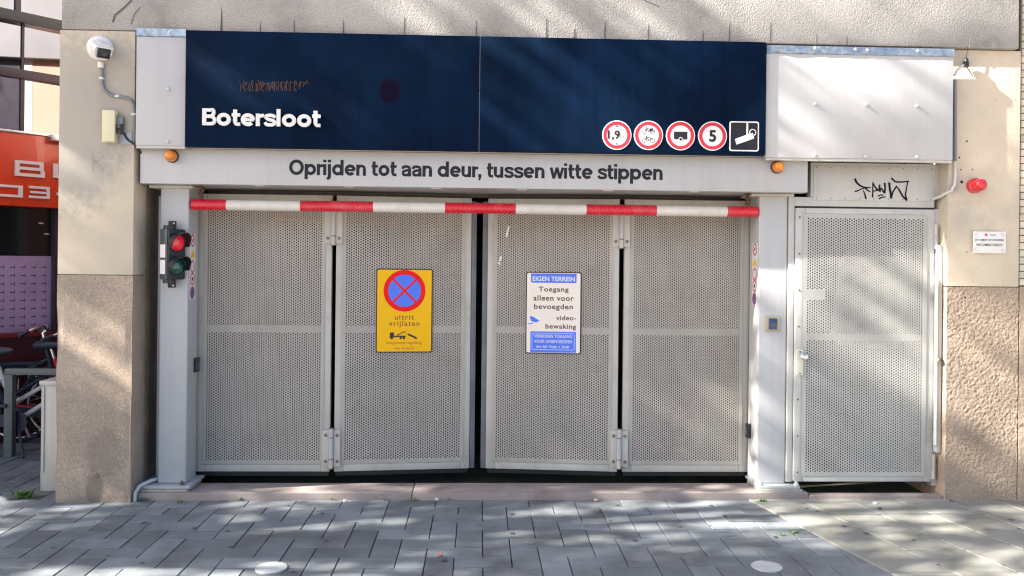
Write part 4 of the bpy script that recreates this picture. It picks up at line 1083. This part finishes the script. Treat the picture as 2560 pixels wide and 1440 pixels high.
# ------------------------------------------------------------------ weeds along the sill
def weed(px, py, s, n, seed, lab):
    r = random.Random(seed); x, y = GP(px, py); m = MB()
    for i in range(n):
        a = r.uniform(0,2*PI); l = s*r.uniform(.5,1); wd = l*r.uniform(.18,.34); e = r.uniform(.15,1.1)
        bx, by = x+r.uniform(-s,s)*.5, y+r.uniform(-.012,.012)
        d = Vector((math.cos(a)*math.cos(e), math.sin(a)*math.cos(e), math.sin(e))); sd_ = Vector((-math.sin(a),math.cos(a),0))
        P = [Vector((bx,by,.0)), Vector((bx,by,0))+d*l*.45+sd_*wd/2, Vector((bx,by,0))+d*l+Vector((0,0,-l*.12)), Vector((bx,by,0))+d*l*.45-sd_*wd/2]
        mid = Vector((bx,by,0))+d*l*.5+Vector((0,0,-wd*.2))
        m.add([tuple(q) for q in P]+[tuple(mid)], [(0,1,4),(1,2,4),(2,3,4),(3,0,4)])
    tag(m.build('weed', moss), lab, 'weed', 'weeds in the paving joints')
for i, (px, py, s, n, lab) in enumerate(((58,1246,.10,34,'low green weed in the gap left of the left pillar'),(350,1252,.06,16,'broad-leaved weed beside the pale ground conduit'),
    (452,1257,.035,12,'tiny weed in the joint just right of the left post foot'),(600,1251,.035,14,'small weed at the sill below the leftmost gate leaf'),
    (832,1251,.035,14,'small weed at the sill below the left pair of hinges'),(962,1251,.035,14,'small weed at the sill left of the yellow sign'),
    (1034,1253,.04,16,'small weed at the joint between the two sill stones'),(1125,1250,.03,10,'tiny weed at the sill just left of the gate middle'),
    (1905,1256,.05,18,'yellowish weed at the foot of the right post'),(2265,1252,.03,10,'tiny weed on the strip below the side door'),
    (1985,1333,.035,12,'moss tuft in the seam beside the pale slabs'),(1950,1338,.03,10,'tiny moss tuft left of the pale slab seam'))):
    weed(px, py, s, n, i+11, lab)

# ------------------------------------------------------------------ utility cabinet left of the pillar
x0_, y0_ = GP(104,1228); 
t = thing('utility_cabinet', 'narrow beige metal utility cabinet standing against the left pillar', 'cabinet', (x0_+.2,y0_+.12,0))
cz1 = WZ(118,962,y0_)
cy1 = y0_+.22; cxr_ = min(lx0+.10, x0_+.5)
cy0 = max(y0_, .145)
x0c = GP(104,1228)[0]
part(t, 'body', cab_m, MB().box(x0c,cxr_,cy0,cy0+.22,0,cz1), bev=.004)
part(t, 'lid', cab_m, MB().box(x0c-.016,cxr_+.01,cy0-.014,cy0+.23,cz1+.0005,cz1+.026), bev=.005)
part(t, 'door_edge', cab_m, MB().box(x0c-.004,x0c+.012,cy0-.006,cy0-.0005,.12,cz1-.01))
part(t, 'foot', cab_m, MB().box(x0c-.008,x0c-.0005,cy0,cy0+.2,0,.12))

# ------------------------------------------------------------------ neighbouring shop, set back at an angle
ta = math.radians(41.7); wd_ = Vector((math.sin(ta), math.cos(ta), 0))
base = Vector((*GP(60,1098),0)); nrm = Vector((math.cos(ta),-math.sin(ta),0))
sh_rot = math.atan2(wd_.y, wd_.x)
ns = thing('neighbouring_shop', 'shop with orange lettered fascia and dark windows behind the bicycles, left', 'building', base, rotz=sh_rot, local=True)
def hit(px, py):
    """photo position on the shop wall -> distance along it, height"""
    a, b = px-1280, HOR-py
    u, v = a*cr-b*sr, a*sr+b*cr
    d = FW+R0*(u/F)+U0*(v/F)
    t_ = (base-CAM).dot(nrm)/d.dot(nrm); p = CAM+d*t_
    return (p-base).dot(wd_), p.z
zk = lambda px, py: hit(px, py)[1]
z_sb, z_st = zk(70,518), zk(70,334)
z_lb, z_lt = zk(70,196), zk(70,180)
z_bb, z_bt = zk(100,66), zk(100,46)
z_fb, z_ft = zk(60,832), zk(60,640)
LXa, LXb = -3.0, 4.0
part(ns, 'wall', shop_fr, MB().box(LXa,LXb,.10,.4,-.1,z_bt+.42))
part(ns, 'base', shop_bs, MB().box(LXa,LXb,-.02,.099,-.1,z_fb-.03))
part(ns, 'base_ledge', M('red_ledge',(0.16,0.012,0.02),0.4), MB().box(LXa,LXb,-.04,.098,z_fb-.028,z_fb+.0))
part(ns, 'frosted_pane', frost, MB().box(LXa,hit(143,700)[0]-.01,.06,.09,z_fb+.002,z_ft))
m = MB(); r = random.Random(5)
nrow = 8
for k in range(nrow):
    z = z_ft-.09-(z_ft-z_fb-.12)*k/(nrow-.6)
    for c in range(-14,8):
        x = hit(17,700)[0]+c*(hit(44,700)[0]-hit(17,700)[0])
        if x > hit(138,700)[0]: continue
        L2 = (hit(44,700)[0]-hit(17,700)[0])
        m.flat([(x-L2*.45,z-.004),(x,z-.004),(x,z+.004),(x-L2*.45,z+.002)], .0585)
        m.flat([(x-L2*.06,z-.015),(x,z-.015),(x,z+.018),(x-L2*.05,z+.018)], .0583)
part(ns, 'frost_print', frost_p, m)
part(ns, 'dark_pane', shop_dk, MB().box(LXa,LXb,.07,.095,z_ft+.004,z_sb+.02))
part(ns, 'door_post', shop_fr, MB().box(hit(136,600)[0],hit(143,600)[0]+.1,.0,.069,z_fb+.003,z_sb-.002))
for (a,b) in ((110,558),(125,585)):
    x,z = hit(a,b); part(ns, 'hinge_fitting', alu, MB().box(x-.02,x+.02,.055,.069,z-.006,z+.006), bev=.002)
fs_ = part(ns, 'fascia', shop_or, MB().box(LXa,LXb,-.10,.098,z_sb,z_st-.02), bev=.005)
part(ns, 'fascia_trim', alu, MB().box(LXa,LXb,-.11,.097,z_st-.019,z_st), bev=.003)
xg = hit(135,440)[0]; part(fs_, 'panel_joint', shop_bs, MB().box(xg-.006,xg+.006,-.1012,-.0995,z_sb,z_st-.05))
x_,z_ = hit(140,350); part(ns, 'lamp_fitting', alu, MB().box(x_-.10,x_+.10,-.17,-.1015,z_-.03,z_+.02), bev=.004)
def sq(px0, px1, py0, py1, kind, body):
    a, zt = hit(px0,py0); b, _ = hit(px1,py0); zb_ = hit(px0,py1)[1]; st_ = (zt-zb_)*.20; y0, y1 = -.118, -.1005
    m = MB()
    def bar(u0,u1,v0,v1): m.box(a+(b-a)*u0,a+(b-a)*u1,y0,y1,zb_+(zt-zb_)*v0,zb_+(zt-zb_)*v1)
    s1 = .14; sv = .20
    if kind == 'B':
        bar(0,s1,0,1); bar(s1,1,0,sv); bar(s1,.95,.42,.60); bar(s1,.95,1-sv,1); bar(1-s1,1,sv,.44); bar(.82,.95,.60,1-sv)
    elif kind == 'U':
        bar(0,s1,0,1); bar(s1,1-s1,0,sv); bar(1-s1,1,0,1)
    elif kind == '0':
        bar(0,s1,0,1); bar(1-s1,1,0,1); bar(s1,1-s1,0,sv); bar(s1,1-s1,1-sv,1)
    elif kind == '3':
        bar(0,1-s1,0,sv); bar(.06,1-s1,.40,.58); bar(0,1-s1,1-sv,1); bar(1-s1,1,0,1)
    elif kind == '-': bar(0,1,.40,.60)
    part(fs_, 'letter', lett_p, m)
sq(24,98,402,441,'B',''); sq(119,200,411,446,'U',''); sq(-34,43,461,491,'0',''); sq(59,110,466,496,'3',''); sq(128,143,470,502,'-','')
# upper glazing: mirror coated panes between dark frames
xm1 = hit(57,250)[0]; xm2 = hit(46,20)[0]
for x0_, x1_ in ((LXa,xm1-.015),(xm1+.015,LXb)):
    part(ns, 'upper_pane', shop_gl, MB().box(x0_,x1_,.02,.05,z_st+.004,z_lb))
    part(ns, 'upper_pane', shop_gl, MB().box(x0_,x1_,.02,.05,z_lt,z_bb))
for x0_, x1_ in ((LXa,xm2-.02),(xm2+.02,LXb)):
    part(ns, 'upper_pane', shop_gl, MB().box(x0_,x1_,.02,.05,z_bt,z_bt+.4))
part(ns, 'transom', shop_fr, MB().box(LXa,LXb,-.02,.06,z_lb-.01,z_lt+.01), bev=.004)
part(ns, 'transom', black, MB().box(LXa,LXb,-.05,.06,z_bb-.01,z_bt+.01), bev=.004)
part(ns, 'mullion', shop_fr, MB().box(xm1-.014,xm1+.014,.0,.06,z_st+.004,z_lb-.011)); part(ns, 'mullion', shop_fr, MB().box(xm1-.008,xm1+.008,.01,.06,z_lt+.011,z_bb-.011))
part(ns, 'mullion', shop_fr, MB().box(xm2-.02,xm2+.02,.0,.06,z_bt+.011,z_bt+.4))

# ------------------------------------------------------------------ bicycle stand and bicycles
rx_, ry_ = GP(24,1141)
t = thing('bicycle_stand', 'grey steel bicycle stand among the bicycles left of the pillar', 'bicycle stand', (rx_,ry_,0))
zr = WZ(80,925,ry_)
part(t, 'post', rack_m, MB().box(rx_-.03,rx_+.03,ry_-.03,ry_+.03,0,zr-.035), bev=.005)
part(t, 'post', rack_m, MB().box(rx_+.80,rx_+.86,ry_-.03,ry_+.03,0,zr-.035), bev=.005)
part(t, 'top_rail', rack_m, MB().box(rx_-.03,rx_+.86,ry_-.03,ry_+.03,zr-.034,zr+.012), bev=.008)
def bike(label, x, y, rz, fm, s=0.95, guard=True):
    """local x forward, bottom bracket over the origin"""
    r = thing('bicycle', label, 'bicycle', (x,y,0), rotz=rz, group='bicycles at the stand', local=True)
    R = .335*s; bbz = .27*s; rw, fw_ = (-.46*s,0,R), (.62*s,0,R)
    for c in (rw, fw_):
        wp = part(r, 'wheel', tyre_m, MB().tube([(c[0]+(R-.016)*math.cos(2*PI*i/36),0,c[2]+(R-.016)*math.sin(2*PI*i/36)) for i in range(36)], .016, 8, closed=True), smooth=True)
        part(wp, 'rim', alu, MB().tube([(c[0]+(R-.04)*math.cos(2*PI*i/36),0,c[2]+(R-.04)*math.sin(2*PI*i/36)) for i in range(36)], .010, 6, closed=True), smooth=True)
        m = MB()
        for i in range(20):
            a = 2*PI*i/20; m.cyl((c[0],.02*(-1)**i,c[2]),(c[0]+(R-.045)*math.cos(a),0,c[2]+(R-.045)*math.sin(a)),.0012,n=4)
        part(wp, 'spokes', alu, m)
        part(wp, 'hub', alu, MB().cyl((c[0],-.04,c[2]),(c[0],.04,c[2]),.02,n=12), smooth=True)
        part(r, 'mudguard', b_dark, MB().tube([(c[0]+(R+.018)*math.cos(a),0,c[2]+(R+.018)*math.sin(a)) for a in [math.radians(20+ (160*i/16)) for i in range(17)]], .016, 6), smooth=True)
    st_top = (-.17*s,0,.74*s); hd_t, hd_b = (.47*s,0,.82*s), (.52*s,0,.62*s)
    m = MB(); m.cyl((0,0,bbz),st_top,.017,n=12); m.cyl((.0,0,bbz+.01),hd_b,.019,n=12); m.cyl((-.035*s,0,.42*s),(.49*s,0,.74*s),.017,n=12); m.cyl(hd_b,hd_t,.02,n=12)
    for sd_ in (-1,1):
        m.cyl((0,sd_*.03,bbz),(rw[0],sd_*.05,rw[2]),.010,n=8); m.cyl((-.13*s,sd_*.02,.62*s),(rw[0],sd_*.05,rw[2]),.008,n=8)
        m.cyl((hd_b[0],sd_*.045,hd_b[2]),(fw_[0],sd_*.05,fw_[2]),.012,n=8)
    m.cyl((hd_b[0],-.05,hd_b[2]),(hd_b[0],.05,hd_b[2]),.014,n=8)
    part(r, 'frame', fm, m, smooth=True)
    sp = (-.20*s,0,.84*s); part(r, 'seat_post', alu, MB().cyl(st_top,sp,.013,n=10), smooth=True)
    v = []; f = []; n = 14; prof = [(-.13,.055,.02),(-.11,.085,.035),(-.05,.085,.03),(0,.055,.026),(.07,.03,.024),(.13,.022,.018),(.15,.012,.004)]
    for (px_,wd2,hh_) in prof:
        for i in range(n):
            a = 2*PI*i/n; v.append((sp[0]+px_*s, wd2*s*math.cos(a), sp[2]+.02+hh_*s*math.sin(a)*(1.0 if math.sin(a) > 0 else 1.5)))
    for k in range(len(prof)-1):
        for i in range(n): f.append((k*n+i,k*n+(i+1)%n,(k+1)*n+(i+1)%n,(k+1)*n+i))
    f += [tuple(range(n-1,-1,-1)), tuple(range((len(prof)-1)*n,len(prof)*n))]
    part(r, 'saddle', saddle_m, MB().add(v,f), smooth=True)
    hz_ = .99*s; hbx = .44*s
    P = []
    for q in np.linspace(-1,1,21):
        P.append((hbx-.16*s*abs(q)**2.2+.03, q*.30*s, hz_+.05*s*math.sin(abs(q)*PI)-.02*abs(q)))
    part(r, 'handlebar', alu, MB().tube(P, .012, 8), smooth=True)
    part(r, 'stem', alu, MB().tube([hd_t,(.445*s,0,.97*s),(hbx+.03,0,hz_)], .013, 8), smooth=True)
    for k in (0,-1):
        a, b = Vector(P[k]), Vector(P[2 if k == 0 else -3]); part(r, 'grip', b_dark, MB().cyl(a,b,.017,n=10), smooth=True)
    cr_ = part(r, 'chainring', b_dark, MB().cyl((0,-.055,bbz),(0,-.05,bbz),.095*s if guard else .085,n=28))
    m = MB(); m.tube([(0,-.062,bbz),(-.06*s,-.07,bbz+.15*s)], .011, 6); part(r, 'crank', alu, m, smooth=True)
    m = MB(); m.tube([(0,.05,bbz),(.06*s,.06,bbz-.15*s)], .011, 6); part(r, 'crank', alu, m, smooth=True)
    part(r, 'pedal', b_dark, MB().box(-.11*s,-.02*s,-.16,-.075,bbz+.14*s,bbz+.165*s), bev=.004); part(r, 'pedal', b_dark, MB().box(.015*s,.105*s,.065,.15,bbz-.165*s,bbz-.14*s), bev=.004)
    part(r, 'chain_case', b_dark, MB().prism(rrect(rw[0],.06,bbz-.035,bbz+.055,.03), -.049, -.038))
    part(r, 'kickstand', b_dark, MB().cyl((.02*s,-.04,bbz-.03),(.13*s,-.17,.005),.011,n=8), smooth=True)
    m = MB(); zc2 = .70*s
    for y_ in (-.05,0,.05): m.cyl((-.25*s,y_,zc2),(-.66*s,y_,zc2),.006,n=6)
    m.cyl((-.64*s,-.05,zc2),(-.64*s,.05,zc2),.006,n=6)
    for y_ in (-.055,.055): m.cyl((-.60*s,y_,zc2),(rw[0],y_,rw[2]),.005,n=6)
    part(r, 'carrier', b_dark, m, smooth=True)
    return r
bxx, byy = GP(30,1141)
bike('silver framed city bicycle nearest the pillar, only its middle in view', bxx-.01, byy+.10, .05, b_white, s=.9)
bike('red framed bicycle behind the silver one', bxx+.20, byy+.52, .12, b_red, s=.9)
bike('bicycle with wide silver handlebar, mostly hidden behind the stone pillar', bxx+.58, byy+.85, PI*.52, b_dark, s=.9)
bike('dark bicycle at the very left edge behind the silver one', bxx-.42, byy+.38, .30, b_dark, s=.9)

# ------------------------------------------------------------------ litter on the paving
for i, (px, py, ln_, col, lab) in enumerate(((1092,1252,.03,(0.75,0.75,0.72),'white cigarette end by the sill in front of the gate middle'),(1490,1254,.03,(0.62,0.40,0.33),'pinkish scrap by the sill below the right hinges'),
    (1098,1392,.035,(0.50,0.25,0.20),'reddish dry leaf on the paving in front of the gate middle'),(2188,1262,.035,(0.78,0.78,0.76),'white paper scrap in front of the side door'),
    (862,1256,.03,(0.72,0.72,0.70),'white scrap by the sill below the left hinges'),(2200,1276,.025,(0.05,0.045,0.04),'dark crumb on the pale slabs in front of the side door'))):
    x, y = GP(px, py); r_ = random.Random(i); a_ = r_.uniform(-.5,.5)
    P = [(x+ln_*.5*math.cos(t+a_)*r_.uniform(.7,1.1), y+ln_*.22*math.sin(t+a_)*r_.uniform(.7,1.1)) for t in [2*PI*k/7 for k in range(7)]]
    m = MB().add([(p,q,.012+r_.uniform(0,.006)) for p,q in P]+[(p,q,.004) for p,q in P], [tuple(range(7)),tuple(range(13,6,-1))]+[(k,(k+1)%7,(k+1)%7+7,k+7) for k in range(7)])
    tag(m.build('litter', M('litter_%d' % i, col, .8)), lab, 'litter', 'litter on the paving')
TSEED = 57
# ------------------------------------------------------------------ street trees whose shade falls on the front (outside the frame)
def tree(label, bx, by, th, crown, n_clump, per, seed, leaf=.085, accept=None):
    r = np.random.default_rng(seed)
    t = thing('street_tree', label, 'tree', (bx,by,0), group='street trees')
    cz_, rxx, ryy, rzz = crown
    c0 = Vector((bx,by,cz_))
    cl = []
    for _ in range(n_clump*2):
        p = r.uniform(-1,1,3)
        q = (bx+p[0]*rxx, by+p[1]*ryy, cz_+p[2]*rzz)
        if .05 < (p**2).sum() < 1 and (accept is None or accept(q, r)): cl.append(q)
    m = MB()
    m.tube([(bx,by,-.05),(bx+.04,by,th*.35),(bx-.03,by+.05,th*.7),(bx,by,th)], [.19,.16,.14,.12], 12)
    part(t, 'trunk', bark, m, smooth=True)
    m = MB()
    for c in cl[::2]:
        mid = (bx+(c[0]-bx)*.45, by+(c[1]-by)*.45, th+(c[2]-th)*.55+.2)
        m.tube([(bx,by,th-.1),mid,c], [.055,.03,.008], 6)
    part(t, 'limbs', bark, m, smooth=True)
    V = []; Fc = []
    for c in cl:
        k = int(per*r.uniform(.6,1.4)); sg_ = r.uniform(.17,.33)
        P = np.array(c)+r.normal(0,sg_,(k,3))*np.array([1,1,.75])
        A = r.normal(size=(k,3)); A /= np.linalg.norm(A,axis=1)[:,None]
        B = np.cross(A, r.normal(size=(k,3))); B /= np.linalg.norm(B,axis=1)[:,None]
        S_ = leaf*r.uniform(.6,1.25,(k,1))
        q = np.stack([P-A*S_, P+B*S_*.62, P+A*S_, P-B*S_*.62],1)
        n = len(V); V += q.reshape(-1,3).tolist(); Fc += [(n+4*i,n+4*i+1,n+4*i+2,n+4*i+3) for i in range(k)]
    me = bpy.data.meshes.new('crown'); og = ORG[t.name]
    me.from_pydata([(a-og[0],b-og[1],c-og[2]) for a,b,c in V], [], Fc); me.materials.append(leaf_m)
    link('crown', me, None, t)
def shade(p, r):
    """uneven crown: clumps dropped by where their shadow lands, to shape the sun spots"""
    x, y, z = p
    k = -y/0.20; xf, zf = x+k, z-0.68*k
    if zf > 0.1: w = 1.0 if xf < -0.9 else ((0.80 if xf > 1.2 and zf < 2.75 else 0.24) if zf > 1.6 else 0.4)
    else:
        xg = x+z/0.68
        w = 0.34 if xg > 1.5 else 0.42
    return r.uniform() < w
tree('leafy street tree just outside the left edge, throwing dappled shade on the front', -8.9,-2.25, 4.4, (7.0,4.2,1.75,2.7), 125, 130, TSEED, accept=shade)
